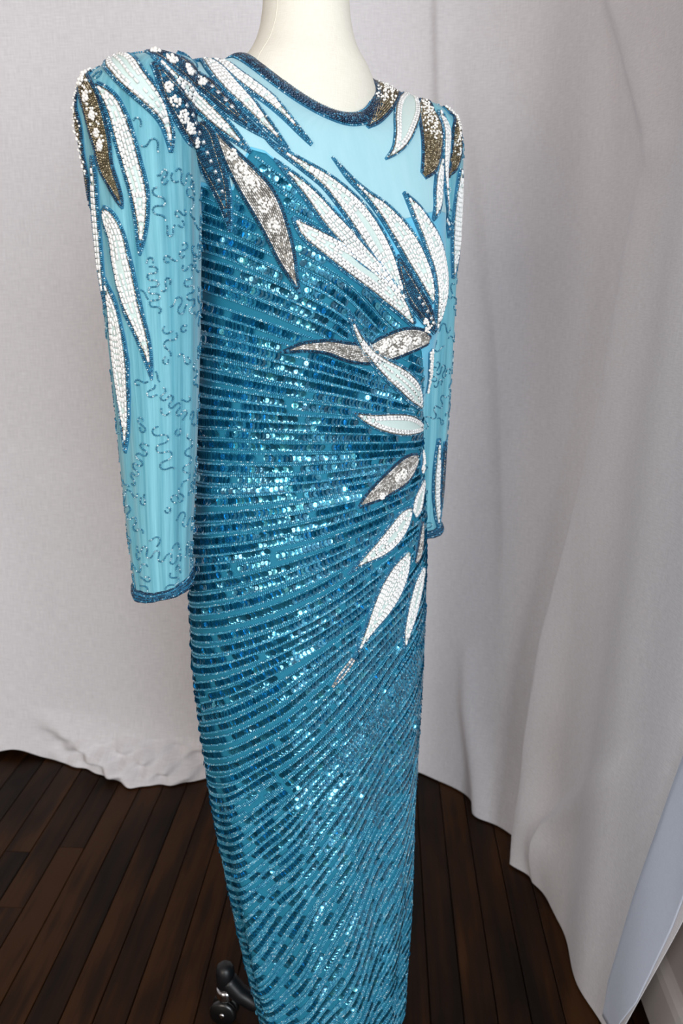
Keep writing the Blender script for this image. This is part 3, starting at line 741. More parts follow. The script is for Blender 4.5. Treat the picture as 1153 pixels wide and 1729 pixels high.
def build_backdrop():
    ns, nz = 700, 240
    S = np.linspace(0, 1, ns)
    hem = 0.004 + 0.30 * np.clip((S - 0.925) / 0.05, 0, 2) ** 1.2 + 0.02 * np.exp(-((S - 0.232) / 0.012) ** 2)
    Zt = np.linspace(0, 1, nz) ** 1.35
    Z = hem[None] + (2.55 - hem[None]) * Zt[:, None]
    P = sheet_pt(S[None] + 0 * Z, Z)
    me = mesh_np('backdrop_sheet', P.reshape(-1, 3), np.array(grid_faces(ns, nz, False)), True, M_SHEET)
    uv = me.uv_layers.new(name='UVMap')
    su = np.stack([(S[None] + 0 * Z) * 5.2, Z], -1).reshape(-1, 2)
    idx = np.empty(len(me.loops), np.int32); me.loops.foreach_get('vertex_index', idx)
    uv.data.foreach_set('uv', su[idx].astype(np.float32).ravel())
    o = link('backdrop_sheet', me)
    tag(o, 'white linen sheet hung as a backdrop, gathering in folds on the floor', 'backdrop')
    md = o.modifiers.new('cloth_thickness', 'SOLIDIFY'); md.thickness = 0.0016; md.offset = -1
    # turned-back raw edge at the right-hand end of the sheet
    zz = np.linspace(0.03, 1.35, 120); tt = np.linspace(0, 1, 30)
    s0 = np.interp(zz, [0.0, .10, .17, .30, .42, .55, .9, 1.4], [.907, .908, .915, .927, .939, .950, .980, .998])
    s1 = np.minimum(np.interp(zz, [0.02, .06, .14, .21, .31, .6], [.915, .935, .953, .962, .974, 1.0]), 1.0)
    SS = s0[:, None] + (np.maximum(s1, s0 + .002) - s0)[:, None] * tt[None]
    Q = sheet_pt(SS, zz[:, None] + 0 * SS)
    Q[..., 0] -= (0.006 * np.sqrt(np.clip(tt * 8, 0, 1)))[None]
    fm = mesh_np('turned_edge', Q.reshape(-1, 3), np.array(grid_faces(30, 120, False)), True, M_HEM)
    uv = fm.uv_layers.new(name='UVMap')
    su = np.stack([SS * 5.2, zz[:, None] + 0 * SS], -1).reshape(-1, 2)
    idx = np.empty(len(fm.loops), np.int32); fm.loops.foreach_get('vertex_index', idx)
    uv.data.foreach_set('uv', su[idx].astype(np.float32).ravel())
    fo = link('turned_edge', fm, o)
    fo['label'] = 'turned-back raw edge of the linen, tinted bluish as if backlit'
    md = fo.modifiers.new('cloth_thickness', 'SOLIDIFY'); md.thickness = 0.0012; md.offset = -1
    return o


backdrop = build_backdrop()
# ------------------------------------------------------------------ dress form
FORM_LOC = (-0.043, 0.0, 0.0)
form = tag(empty('dress_form', FORM_LOC), 'cream linen dress form on a black wheeled base, wearing the gown', 'dress form')
NECK = [(1.30, .10, .080), (1.38, .098, .078), (1.425, .092, .074), (1.452, .079, .069), (1.470, .0645, .061), (1.488, .0560, .0560), (1.51, .0515, .0525), (1.54, .0495, .0508), (1.57, .0492, .0505), (1.60, .0498, .051), (1.612, .050, .051)]
nk = hermite([r[0] for r in NECK], [(r[1], r[2]) for r in NECK])
zs = np.linspace(1.30, 1.612, 60)
an = np.linspace(-math.pi, math.pi, 72, endpoint=False)
ab = nk(zs)
lean = np.clip((zs - 1.45) / 0.15, 0, 1)[:, None, None] * 0.006
P = np.array(FORM_LOC)[None, None] + ab[:, None, 0:1] * np.sin(an)[None, :, None] * E1 + ab[:, None, 1:2] * np.cos(an)[None, :, None] * E2 + lean * E2
P[..., 2] = zs[:, None]
Fq = grid_faces(72, 60, True) + [tuple(59 * 72 + i for i in range(72))]
me = mesh_np('neck', P.reshape(-1, 3), Fq, True, M_FORM)
uv = me.uv_layers.new(name='UVMap')
su = np.stack([(an[None] + 0 * zs[:, None]) * 0.06, zs[:, None] + 0 * an[None]], -1).reshape(-1, 2)
idx = np.empty(len(me.loops), np.int32); me.loops.foreach_get('vertex_index', idx)
uv.data.foreach_set('uv', su[idx].astype(np.float32).ravel())
at_parent(link('neck', me, form), FORM_LOC)
# seam running over the shoulder of the form
seam = []
for zq in np.linspace(1.60, 1.43, 26):
    a_, b_ = nk(zq)
    le = np.clip((zq - 1.45) / 0.15, 0, 1) * 0.006
    ang = -1.25
    seam.append(np.array(FORM_LOC) + (a_ + .0002) * math.sin(ang) * E1 + ((b_ + .0002) * math.cos(ang) + le) * E2 + np.array([0, 0, zq]))
v, f = tube(seam, [0.00035] * len(seam), 6)
at_parent(link('neck_seam', mesh_np('neck_seam', v, f, True, M_FORM), form), FORM_LOC)
# hidden bust under the gown, slightly smaller than the gown
q = TORSO[40:246:3]
ctr = q.mean(1, keepdims=True)
q = ctr + (q - ctr) * 0.93
q[..., 2] -= 0.006
at_parent(link('torso', mesh_np('torso', q.reshape(-1, 3), grid_faces(N_TH, len(q), True), True, M_FORM), form), FORM_LOC)
v, f = lathe([(0.012, 0.05), (0.012, 0.50)], 20)
link('pole', mesh_np('pole', v, f, True, M_CHROME), form)
v, f = lathe([(0.030, 0.026), (0.036, 0.032), (0.036, 0.05), (0.024, 0.058), (0.016, 0.075)], 28)
link('base_hub', mesh_np('base_hub', v, f, True, M_BLACK), form)
ends = []
a0 = math.atan2(0.025, -0.150)
for k in range(3):
    a = a0 + k * 2 * math.pi / 3
    d = Vector((math.cos(a), math.sin(a), 0)); R_ = 0.152
    path = [d * 0.02 + Vector((0, 0, .040)), d * 0.07 + Vector((0, 0, .040)), d * 0.105 + Vector((0, 0, .046)), d * 0.130 + Vector((0, 0, .062)), d * 0.146 + Vector((0, 0, .082)), d * 0.150 + Vector((0, 0, .092))]
    v, f = tube(path, [.014, .0135, .014, .0155, .016, .013], 14)
    v2, f2 = lathe([(0.0125, .070), (0.0155, .076), (0.016, .100), (0.014, .110), (0.009, .1155), (0.002, .117)], 20)
    v2 = [(x_ + d.x * R_, y_ + d.y * R_, z_) for x_, y_, z_ in v2]
    leg = link('leg', mesh_np('leg', *join([(v, f), (v2, f2)]), True, M_BLACK), form)
    v, f = lathe([(0.006, .050), (0.0155, .052), (0.017, .056), (0.0155, .0605), (0.0165, .064), (0.0155, .069), (0.0125, .0705)], 24)
    v = [(x_ + d.x * R_, y_ + d.y * R_, z_) for x_, y_, z_ in v]
    link('chrome_collar', mesh_np('chrome_collar', v, f, True, M_CHROME), leg)
    # twin wheel with hood
    sd = Vector((-d.y, d.x, 0))
    c = d * (R_ + 0.004) + Vector((0, 0, 0.0235))
    parts = []
    for sgn in (-1, 1):
        vv, ff = lathe([(0.004, -.0065), (0.019, -.0065), (0.0225, -.004), (0.0235, 0), (0.0225, .004), (0.019, .0065), (0.004, .0065)], 28)
        M3 = Matrix((d, Vector((0, 0, 1)), sd)).transposed()
        parts.append(([M3 @ Vector(p_) + c + sd * (0.0085 * sgn) for p_ in vv], ff))
    link('wheel', mesh_np('wheel', *join(parts), True, M_RUBBER), leg)
    vv, ff = lathe([(0.002, -.0165), (0.0045, -.0165), (0.0045, .0165), (0.002, .0165)], 14)
    link('axle_cap', mesh_np('axle_cap', [M3 @ Vector(p_) + c for p_ in vv], ff, True, M_CHROME), leg)
# ------------------------------------------------------------------ gown
GOWN_LOC = (-0.02, 0.0, 0.058)
gown = tag(empty('evening_gown', GOWN_LOC), 'long-sleeved blue sequinned evening gown with white beaded leaf appliques, on the dress form', 'gown')


def part(name, me, parent=None):
    o = link(name, me, parent or gown)
    if parent is None:
        at_parent(o, GOWN_LOC)
    return o


def uv_set(me, U):
    uv = me.uv_layers.new(name='UVMap')
    idx = np.empty(len(me.loops), np.int32); me.loops.foreach_get('vertex_index', idx)
    uv.data.foreach_set('uv', U[idx].astype(np.float32).ravel())


def solid(o, t):
    md = o.modifiers.new('cloth_thickness', 'SOLIDIFY'); md.thickness = t; md.offset = -1
    return o


# body cloth, lining above the bust, sheer yoke: three cloths sewn edge to edge
_top_t, _top_v = zip(*SEQUIN_TOP)


def sequin_top(th):
    r = np.interp(th, (-math.pi, -1.9, -1.45) + _top_t + (1.1, 1.6, math.pi), (1.24, 1.27, 1.30) + _top_v + (1.02, 1.05, 1.10))
    return r


def lining_top(th):
    return np.maximum(1.300 + 0.010 * np.cos(2 * th) - 0.020 * np.exp(-((th - 0.1) / 0.30) ** 2), sequin_top(th) + 0.004)


def cloth_part(name, lo, hi, mat, nv):
    t = np.linspace(0, 1, nv)[:, None]
    L, Hh = lo(TH)[None], hi(TH)[None]
    v_ = L + (Hh - L) * t
    P = torso(TH[None] + 0 * v_, v_)
    me = mesh_np(name, P.reshape(-1, 3), np.array(grid_faces(N_TH, nv, True)), True, mat)
    uv_set(me, np.stack([(TH[None] + 0 * v_) / 6.283, v_], -1).reshape(-1, 2))
    return solid(part(name, me), 0.0012)


_mid = sequin_top
cloth_part('sequin_bodice_and_skirt', lambda th: 0 * th + V_HEM, _mid, M_BODICE, 230)
cloth_part('lining_panel', _mid, lining_top, M_LINING, 50)
cloth_part('chiffon_yoke', lining_top, lambda th: 0 * th + V_NECK, M_YOKE, 90)


# ---- rows of beads laid on the cloth
def arr(x):
    return np.asarray(x, float)


def spaced(P, step):
    """points every `step` along polyline P (n,3): returns positions and tangents and fractional indices"""
    d = np.linalg.norm(np.diff(P, axis=0), axis=1)
    L = np.concatenate([[0], np.cumsum(d)])
    if L[-1] < step * 0.6:
        return None
    n = max(1, int(L[-1] / step))
    q = (np.arange(n) + 0.5) * L[-1] / n
    fi = np.interp(q, L, np.arange(len(P)))
    i = np.clip(fi.astype(int), 0, len(P) - 2); t = (fi - i)[:, None]
    return P[i] * (1 - t) + P[i + 1] * t, P[i + 1] - P[i], fi


def lerp_rows(A, fi):
    i = np.clip(fi.astype(int), 0, len(A) - 2); t = (fi - i)[:, None]
    return A[i] * (1 - t) + A[i + 1] * t


class Rows:
    """collects beads of one kind; build() makes one joined mesh"""
    def __init__(self, tmpl, mat):
        self.t, self.m = tmpl, mat
        self.p, self.x, self.z, self.s = [], [], [], []

    def add(self, p, x, z, size):
        if len(p) == 0:
            return
        self.p.append(p); self.x.append(x); self.z.append(z)
        self.s.append(np.broadcast_to(arr(size), (len(p), 3)) * rng.uniform(0.92, 1.06, (len(p), 1)))

    def build(self, name, parent):
        if not self.p:
            return None
        p, x, z, s = (np.concatenate(a) for a in (self.p, self.x, self.z, self.s))
        x = x + rng.normal(0, 0.06, x.shape) * np.linalg.norm(x, axis=1, keepdims=True)
        V, F, t = inst(self.t, p, x, z, s, rng.random(len(p)) ** 1.3)
        o = part(name, mesh_np(name, V, F, True, self.m, t), parent)
        o['kind'] = 'stuff'
        return o


FOOT = []      # (x, y, z, radius) samples of everything sewn on, to keep sequins clear of it
ORDER = [0]


def catmull(C, n):
    C = arr(C)
    d = np.maximum(np.linalg.norm(np.diff(C[:, :3], axis=0), axis=1), 1e-4)
    L = np.concatenate([[0], np.cumsum(d)])
    return hermite(L, C)(np.linspace(0, L[-1], n)), L[-1]


NC = 13
COLS = np.linspace(-1, 1, NC)
STYLE = {   # rows from the edge inwards: (kind, pitch); then what fills the middle
    'white': ([('teal', .0019), ('teal', .0018), ('gun', .0011), ('white', .0031)], 'white', 'mint'),
    'mint': ([('teal', .0019), ('gun', .0013), ('white', .0031), ('white', .0031)], None, 'mint'),
    'silver': ([('navy', .0020), ('navy', .0019)], 'silver', 'grey'),
    'gold': ([('navy', .0020), ('navy', .0018)], 'gold', 'gold'),
    'dark': ([('teal', .0020), ('navy', .0019), ('navy', .0019), ('gun', .0017)], 'navy', 'teal'),
    'pearl': ([], None, 'grey'),
    'strand': ([('silver', .0018), ('silver', .0018)], None, 'teal'),
}
BASE_MAT = {'mint': M_MINT, 'grey': M_BASE_GREY, 'gold': M_BASE_GOLD, 'teal': M_BASE_TEAL}
BEADMAT = {'teal': (BEAD, M_TEAL, (.0021, .0024, .0024)), 'navy': (BEAD, M_NAVY, (.0021, .0024, .0024)), 'gun': (BUGLE, M_GUN, (.0034, .0014, .0014)),
           'white': (BUGLE, M_WHITE, (.0056, .0033, .0030)), 'silver': (BUGLE, M_SILVER, (.0036, .0019, .0019)), 'gold': (BEAD, M_GOLD, (.0024, .0024, .0024))}
BEADNAME = {'teal': 'teal_outline_beads', 'navy': 'navy_outline_beads', 'gun': 'gunmetal_beads', 'white': 'white_bugle_beads', 'silver': 'silver_bugle_beads', 'gold': 'bronze_beads'}


def leaf(style, ctl, opt):
    ORDER[0] += 1
    edge_rows, fill, base = STYLE[style]
    length = sum((Vector(a[:3]) - Vector(b[:3])).length for a, b in zip(ctl[:-1], ctl[1:]))
    n = max(12, int(length / 0.0022))
    C, L = catmull(ctl, n)
    C[:, 3] = np.maximum(C[:, 3], 0.0008)
    cen = []; nor = []
    for c in C:
        loc, no, _i, _d = BVH_ALL.find_nearest(Vector(c[:3]))
        cen.append(loc); nor.append(no)
    cen = arr(cen); nor = arr(nor)
    # point normals outwards and smooth them
    for _ in range(6):
        nor[1:-1] = (nor[:-2] + 2 * nor[1:-1] + nor[2:]) / 4
        cen[1:-1] = (cen[:-2] + 2 * cen[1:-1] + cen[2:]) / 4
    nor /= np.linalg.norm(nor, axis=1, keepdims=True)
    tan = np.gradient(cen, axis=0); tan /= np.maximum(np.linalg.norm(tan, axis=1, keepdims=True), 1e-9)
    lat = np.cross(nor, tan); lat /= np.linalg.norm(lat, axis=1, keepdims=True)
    w = C[:, 3]
    G = np.empty((n, NC, 3)); GN = np.empty((n, NC, 3))
    for i in range(n):
        for j in range(NC):
            q = cen[i] + lat[i] * w[i] * COLS[j]
            loc, no, _i, _d = BVH_ALL.find_nearest(Vector(q))
            G[i, j] = loc; GN[i, j] = no
    for _ in range(3):
        GN[1:-1] = (GN[:-2] + 2 * GN[1:-1] + GN[2:]) / 4
        GN[:, 1:-1] = (GN[:, :-2] + 2 * GN[:, 1:-1] + GN[:, 2:]) / 4
        G[1:-1] = (G[:-2] + 2 * G[1:-1] + G[2:]) / 4
    GN /= np.maximum(np.linalg.norm(GN, axis=2, keepdims=True), 1e-9)
    lift = 0.0006 + 0.00022 * (ORDER[0] % 5) + (0.0016 if opt.get('over') else 0)
    dome = np.minimum(w, 0.010)[:, None] * 0.16 * (1 - COLS[None] ** 2)
    H = lift + dome
    TOP = G + GN * H[..., None]
    # padded backing: top sheet plus a rim down to the cloth
    BOT = G - GN * 0.0006
    ring_idx = [(0, j) for j in range(NC)] + [(i, NC - 1) for i in range(1, n)] + [(n - 1, j) for j in range(NC - 2, -1, -1)] + [(i, 0) for i in range(n - 2, 0, -1)]
    V = list(TOP.reshape(-1, 3)); F = [tuple(q) for q in grid_faces(NC, n, False)]
    b0 = len(V)
    for (i, j) in ring_idx:
        V.append(BOT[i, j])
    m = len(ring_idx)
    for k in range(m):
        (i, j), (i2, j2) = ring_idx[k], ring_idx[(k + 1) % m]
        F.append((i * NC + j, b0 + k, b0 + (k + 1) % m, i2 * NC + j2))
    lme = mesh_np('leaf_applique', V, F, True, BASE_MAT[base])
    lme.materials.append(M_BASE_TEAL)
    mi = np.ones(len(lme.polygons), np.int32)
    k_ = 0
    for i in range(n - 1):
        for j in range(NC - 1):
            u_ = max(abs(COLS[j]), abs(COLS[j + 1]))
            if (1 - u_) * w[i] > (0.0044 if style == 'white' else 0.0030): mi[k_] = 0
            k_ += 1
    lme.polygons.foreach_set('material_index', mi)
    o = part('leaf_applique', lme)
    o['label'] = {'white': 'flame-shaped leaf of white bugle beads with teal outline', 'mint': 'flame-shaped leaf with pale mint centre and white rim',
                  'silver': 'silver beaded leaf with navy outline', 'gold': 'dark bronze beaded leaf with pearls and navy outline', 'dark': 'dark teal beaded leaf',
                  'pearl': 'strip of white pearls', 'strand': 'trailing strand of silver beads'}[style]
    for i in range(0, n, 2):
        FOOT.append((cen[i], w[i] + 0.001))

    def row_at(off, side, valid, extra):
        """polyline at signed lateral offset (metres per sample) -> segments"""
        segs = []; cur = []
        for i in range(n):
            if valid[i]:
                u = np.clip(side * off[i] / w[i], -1, 1)
                fj = (u + 1) / 2 * (NC - 1); j = min(int(fj), NC - 2); t = fj - j
                cur.append((TOP[i, j] * (1 - t) + TOP[i, j + 1] * t, GN[i, j] * (1 - t) + GN[i, j + 1] * t))
            elif cur:
                segs.append(cur); cur = []
        if cur: segs.append(cur)
        return segs

    coll = {k: Rows(BEADMAT[k][0], BEADMAT[k][1]) for k in BEADMAT}

    def lay(kind, off, side, valid):
        size = arr(BEADMAT[kind][2])
        for sg in row_at(off, side, valid, 0):
            if len(sg) < 2: continue
            P = arr([a for a, b in sg]); N = arr([b for a, b in sg])
            r = spaced(P, size[0] * 1.08)
            if r is None: continue
            p, x_, fi = r
            z_ = lerp_rows(N, fi)
            coll[kind].add(p + z_ * size[2] * 0.32, x_, z_, size)

    e = 0.0
    for kind, pitch in edge_rows:
        off = w - e - pitch / 2
        for side in (-1, 1):
            lay(kind, off, side, off > pitch * 0.45)
        # single middle bead row where the two edges meet
        mid = (off <= pitch * 0.45) & (off > -pitch * 0.5)
        lay(kind, np.zeros(n), 1, mid)
        e += pitch
    if fill:
        pitch = {'white': .0033, 'silver': .0020, 'gold': .0024, 'navy': .0022}[fill]
        keep_open = opt.get('mint', 0)
        rows = 0
        while rows < 14:
            off = w - e - pitch / 2
            if (off <= 0).all(): break
            ok = off > pitch * 0.45
            if keep_open:
                inner = {1: 0.0028, 2: 0.0100, 3: 0.0055}[keep_open]
                ok = ok & ((off > inner) | (w < 0.0115 if keep_open == 1 else w < 0.008))
            for side in (-1, 1):
                lay(fill, off, side, ok)
            mid = (off <= pitch * 0.45) & (off > -pitch * 0.5)
            lay(fill, np.zeros(n), 1, mid)
            e += pitch; rows += 1
    for k in coll:
        coll[k].build(BEADNAME[k], o)

    # pearls and crystals
    def surf(i, u):
        fj = (np.clip(u, -1, 1) + 1) / 2 * (NC - 1); j = min(int(fj), NC - 2); t = fj - j
        return TOP[i, j] * (1 - t) + TOP[i, j + 1] * t, GN[i, j]
    PR = Rows(PEARL, M_PEARL)

    def pearl(p, nn, d):
        PR.add(arr([p + nn * d * 0.45]), arr([tan[0]]), arr([nn]), (d, d, d))
    if 'pearls' in opt:
        t0, t1, wide = opt['pearls']
        for i in range(int(t0 * n), int(t1 * n)):
            for _ in range(wide):
                u = rng.normal(0, 0.36)
                p, nn = surf(i, np.clip(u, -.7, .7))
                pearl(p + rng.normal(0, .0004, 3) + nn * rng.uniform(0, .0012), nn, rng.uniform(.0022, .0034))
    if style == 'pearl':
        for i in range(n):
            for u in (-.5, .4):
                p, nn = surf(i, u + rng.normal(0, .15)); pearl(p, nn, rng.uniform(.0026, .0038))
    for fl in opt.get('flowers', []):
        c0 = Vector(fl[:3]); r = fl[3]
        loc, no, _i, _d = BVH_ALL.find_nearest(c0)
        no = arr(no); t_ = np.cross(no, [0.3, 0.2, 1.0]); t_ /= np.linalg.norm(t_); b_ = np.cross(no, t_)
        dome_h = lift + 0.0012
        cnt = max(5, int(r * 2 * 3.14 / 0.0040))
        spots = [(k * 2 * math.pi / cnt + rng.uniform(-.25, .25), rng.uniform(.75, 1.0), rng.uniform(.0032, .0042)) for k in range(cnt)]
        spots += [(rng.uniform(0, 6.28), rng.uniform(.2, .6), rng.uniform(.0026, .0036)) for k in range(max(3, cnt // 2))]
        spots.append((0, 0, .0040))
        for a, rr, dia in spots:
            q = arr(loc) + (t_ * math.cos(a) + b_ * math.sin(a)) * r * 0.8 * rr
            l2, n2, _i, _d = BVH_ALL.find_nearest(Vector(q))
            pearl(arr(l2) + arr(n2) * (dome_h + 0.0014 * (1 - rr)), arr(n2), dia)
    for fl in opt.get('pearlline', []):
        loc, no, _i, _d = BVH_ALL.find_nearest(Vector(fl[:3]))
        for k in range(16):
            q = arr(loc) + rng.normal(0, .0030, 3)
            l2, n2, _i, _d = BVH_ALL.find_nearest(Vector(q))
            pearl(arr(l2) + arr(n2) * (lift + rng.uniform(.001, .003)), arr(n2), rng.uniform(.0026, .0036))
    PR.build('pearls', o)
    if 'crystals' in opt:
        CR = Rows(CRYSTAL, M_CRYSTAL)
        t0, t1 = opt['crystals']
        cnt = max(4, int((t1 - t0) * L / 0.0095))
        for k in range(cnt):
            i = int((t0 + (t1 - t0) * (k + .5) / cnt) * (n - 1))
            p, nn = surf(i, 0.18)
            CR.add(arr([p + nn * .0012]), arr([tan[i]]), arr([nn]), (.0042, .0042, .0040))
        CR.build('crystals', o)
    return o


for st, ctl, opt in LEAVES:
    leaf(st, ctl, opt)


# ---- beaded neckline band
def band():
    th = np.linspace(-math.pi, math.pi, 181)
    depth = 0.019
    rows = []
    vs = np.linspace(V_NECK, 1.405, 120)
    P = torso(th[:, None] + 0 * vs[None], vs[None] + 0 * th[:, None])     # (181,120,3)
    out = []
    for i in range(len(th)):
        d = np.concatenate([[0], np.cumsum(np.linalg.norm(np.diff(P[i], axis=0), axis=1))])
        k = np.interp(np.linspace(0, depth, 10), d, np.arange(120))
        j = np.clip(k.astype(int), 0, 118); t = (k - j)[:, None]
        out.append(P[i, j] * (1 - t) + P[i, j + 1] * t)
    G = arr(out)                                                            # (181,10,3)
    du = np.gradient(G, axis=0); dv = np.gradient(G, axis=1)
    N = np.cross(du, dv); N /= np.linalg.norm(N, axis=2, keepdims=True)
    c = G.mean((0, 1))
    if (N * (G - c)).sum(-1).mean() < 0: N = -N
    N = N + np.array([0, 0, 0.25]); N /= np.linalg.norm(N, axis=2, keepdims=True)
    prof = 0.0012 + 0.0016 * np.sin(np.linspace(0, math.pi, 10))
    T = G + N * prof[None, :, None]
    inner = G[:, :1] - N[:, :1] * 0.002
    T = np.concatenate([inner, T, G[:, -1:] - N[:, -1:] * 0.0005], 1)
    me = mesh_np('neckline_band', T.reshape(-1, 3), np.array(grid_faces(12, 181, False)), True, M_BASE_TEAL)
    o = part('neckline_band', me)
    o['label'] = 'dark teal beaded neckline band'
    R1 = Rows(BUGLE, M_NAVY); R2 = Rows(BEAD, M_TEAL)
    for r in range(1, 9):
        P_ = T[:, r + 1]; q = spaced(P_, 0.0040 if r % 2 else 0.0034)
        p, x_, fi = q; z_ = lerp_rows(N[:, r], fi)
        R1.add(p + z_ * .0007, x_, z_, (.0034, .0021, .0021))
    for col, dirn in ((1, -1), (10, 1)):
        P_ = T[:, col]; q = spaced(P_, 0.0026)
        p, x_, fi = q; z_ = lerp_rows(N[:, min(max(col - 1, 0), 9)], fi)
        R2.add(p + z_ * .0006, np.cross(z_, x_), z_, (.0030, .0022, .0022))
    R1.build('navy_bugle_beads', o); R2.build('edge_beads', o)
    for i in range(0, 181, 2):
        FOOT.append((G[i, 5], 0.011))


band()

# ---- sleeves
kd = KDTree(len(FOOT))
for i, (c, r) in enumerate(FOOT):
    kd.insert(Vector(c), i)
kd.balance()


def covered(p, margin=0.0):
    for co, i, d in kd.find_range(Vector(p), 0.026):
        if d < FOOT[i][1] + margin:
            return True
    return False


for side, word in (('near', 'right'), ('far', 'left')):
    P = SLEEVES[side]
    me = mesh_np('sleeve', P.reshape(-1, 3), np.array(SLEEVE_F), True, M_SLEEVE)
    uv_set(me, np.stack([(PH[None] + 0 * WW[:, None]) / 6.283, WW[:, None] + 0 * PH[None]], -1).reshape(-1, 2))
    so = solid(part('sleeve', me), 0.0008)
    so['label'] = 'sheer blue chiffon sleeve with squiggled bead threads'
    # cuff: twisted roll of beads
    cu = Rows(BEAD, M_NAVY); cu2 = Rows(BEAD, M_TEAL)
    ang = np.linspace(-math.pi, math.pi, 121)
    ring0 = sleeve(side, ang, 0 * ang + 0.004)
    ctr = ring0.mean(0)
    radial = ring0 - ctr; radial[:, 2] = 0; radial /= np.linalg.norm(radial, axis=1, keepdims=True)
    up = np.array([0, 0, 1.0])
    rc = 0.0058 + 0.0012 * np.sin(3 * ang)
    V = []; nq = 10
    for k in range(nq):
        a = 2 * math.pi * k / nq
        V.append(ring0 + radial * (math.cos(a) * rc * 0.62)[:, None] + up * (math.sin(a) * rc)[:, None])
    V = np.stack(V, 1)[:-1]
    cme = mesh_np('cuff', V.reshape(-1, 3), [(i * nq + k, i * nq + (k + 1) % nq, ((i + 1) % 120) * nq + (k + 1) % nq, ((i + 1) % 120) * nq + k) for i in range(120) for k in range(nq)], True, M_BASE_TEAL)
    co = part('cuff', cme, so)
    for k in range(9):
        a = -1.7 + 3.4 * k / 8 + 0.9 * np.sin(ang * 2) * 0.4
        nn = radial * np.cos(a)[:, None] * 0.62 + up * np.sin(a)[:, None]
        Q = ring0 + radial * (np.cos(a) * rc * 0.62)[:, None] + up * (np.sin(a) * rc)[:, None]
        nn /= np.linalg.norm(nn, axis=1, keepdims=True)
        p, x_, fi = spaced(Q, 0.0023); z_ = lerp_rows(nn, fi)
        (cu if k % 3 else cu2).add(p + z_ * .0006, x_, z_, (.0022, .0022, .0022))
    cu.build('cuff_beads', so); cu2.build('cuff_beads', so)
    # vermicelli: wandering threads of seed beads
    sq = Rows(BEAD, M_SQUIG)
    taken = {}
    cell = 0.0042

    def free(p, me_id):
        k0 = tuple(int(math.floor(c / cell)) for c in p)
        for dx in (-1, 0, 1):
            for dy in (-1, 0, 1):
                for dz in (-1, 0, 1):
                    for q, qi in taken.get((k0[0] + dx, k0[1] + dy, k0[2] + dz), ()):
                        if qi[0] == me_id and abs(qi[1] - free.i) < 5: continue
                        if (q[0] - p[0]) ** 2 + (q[1] - p[1]) ** 2 + (q[2] - p[2]) ** 2 < cell * cell: return False
        return True

    r2 = random.Random(11 if side == 'near' else 12)
    step = 0.00225
    for tid in range(900 if side == 'near' else 600):
        ph0 = r2.uniform(-math.pi, math.pi); w0 = r2.uniform(0.02, 0.88)
        head = r2.uniform(0, 6.28); freq = r2.uniform(0.16, 0.24); amp = r2.uniform(0.40, 0.66); phs = r2.uniform(0, 6.28)
        ph, w = ph0, w0
        pts = []; prev = None
        for i in range(r2.randint(26, 60)):
            p = sleeve(side, ph, w)
            free.i = i
            if not free(p, tid) or w < 0.015 or w > 0.93 or covered(p, 0.001):
                break
            pts.append((p, ph, w))
            taken.setdefault(tuple(int(math.floor(c / cell)) for c in p), []).append((p, (tid, i)))
            e = 0.002
            rp = np.linalg.norm(sleeve(side, ph + e, w) - p) / e; rw = np.linalg.norm(sleeve(side, ph, w + e) - p) / e
            head += amp * math.sin(freq * i * 2 + phs) * 1.25
            ph += step * math.cos(head) / rp; w += step * math.sin(head) / rw
        if len(pts) < 6: continue
        Q = arr([a[0] for a in pts]); X_ = np.gradient(Q, axis=0)
        phs_ = arr([a[1] for a in pts]); ws_ = arr([a[2] for a in pts])
        a1 = sleeve(side, phs_ + .01, ws_) - Q; a2 = sleeve(side, phs_, ws_ + .002) - Q
        N_ = np.cross(a1, a2); N_ /= np.linalg.norm(N_, axis=1, keepdims=True)
        cz = np.stack([_near(ws_)[:, 2] if side == 'near' else _far(ws_)[:, 2], _near(ws_)[:, 3] if side == 'near' else _far(ws_)[:, 3], Q[:, 2]], 1)
        sg = np.sign(((Q - cz) * N_).sum(1, keepdims=True)); N_ = N_ * sg
        sq.add(Q + N_ * 0.0010, X_, N_, (.0022, .0024, .0024))
    sq.build('squiggle_beads', so)

# ---- sequin rows: evenly spaced lines following the embroidery's direction
GT, GVn = 240, 220
gth = np.linspace(-math.pi, math.pi, GT + 1); gv = np.linspace(V_HEM, 1.39, GVn)
gp = torso(gth[None] + 0 * gv[:, None], gv[:, None] + 0 * gth[None])
g_t = torso(gth[None] + .004 + 0 * gv[:, None], gv[:, None] + 0 * gth[None]) - gp
g_v = torso(gth[None] + 0 * gv[:, None], gv[:, None] + .002 + 0 * gth[None]) - gp
len_t = np.linalg.norm(g_t, axis=2) / .004; len_v = np.linalg.norm(g_v, axis=2) / .002
gn = np.cross(g_t, g_v); gn /= np.linalg.norm(gn, axis=2, keepdims=True)
if (gn[100, GT // 2] @ E2) < 0: gn = -gn
fld = arr(ROW_FIELD + [(-2.6, z_, 0.0) for z_ in (.1, .3, .5, .7, .9, 1.1)] + [(-2.1, z_, 0.05 * (1.0 - z_)) for z_ in (.1, .3, .5, .7, .9, 1.1)]
          + [(1.5, z_, (1.0 - z_) * 1.2) for z_ in (.2, .4, .6, .8, 1.0)] + [(2.3, z_, 0.0) for z_ in (.2, .4, .6, .8, 1.0)])
dth = (gth[None, :, None] - fld[None, None, :, 0]) * 0.15; dvv = gv[:, None, None] - fld[None, None, :, 1]
wt = 1.0 / (dth ** 2 + dvv ** 2 + 0.0008) ** 1.6
g_a = (wt * fld[None, None, :, 2]).sum(2) / wt.sum(2)
g_top = sequin_top(gth)
TH_LIM = (-2.75, 1.75)


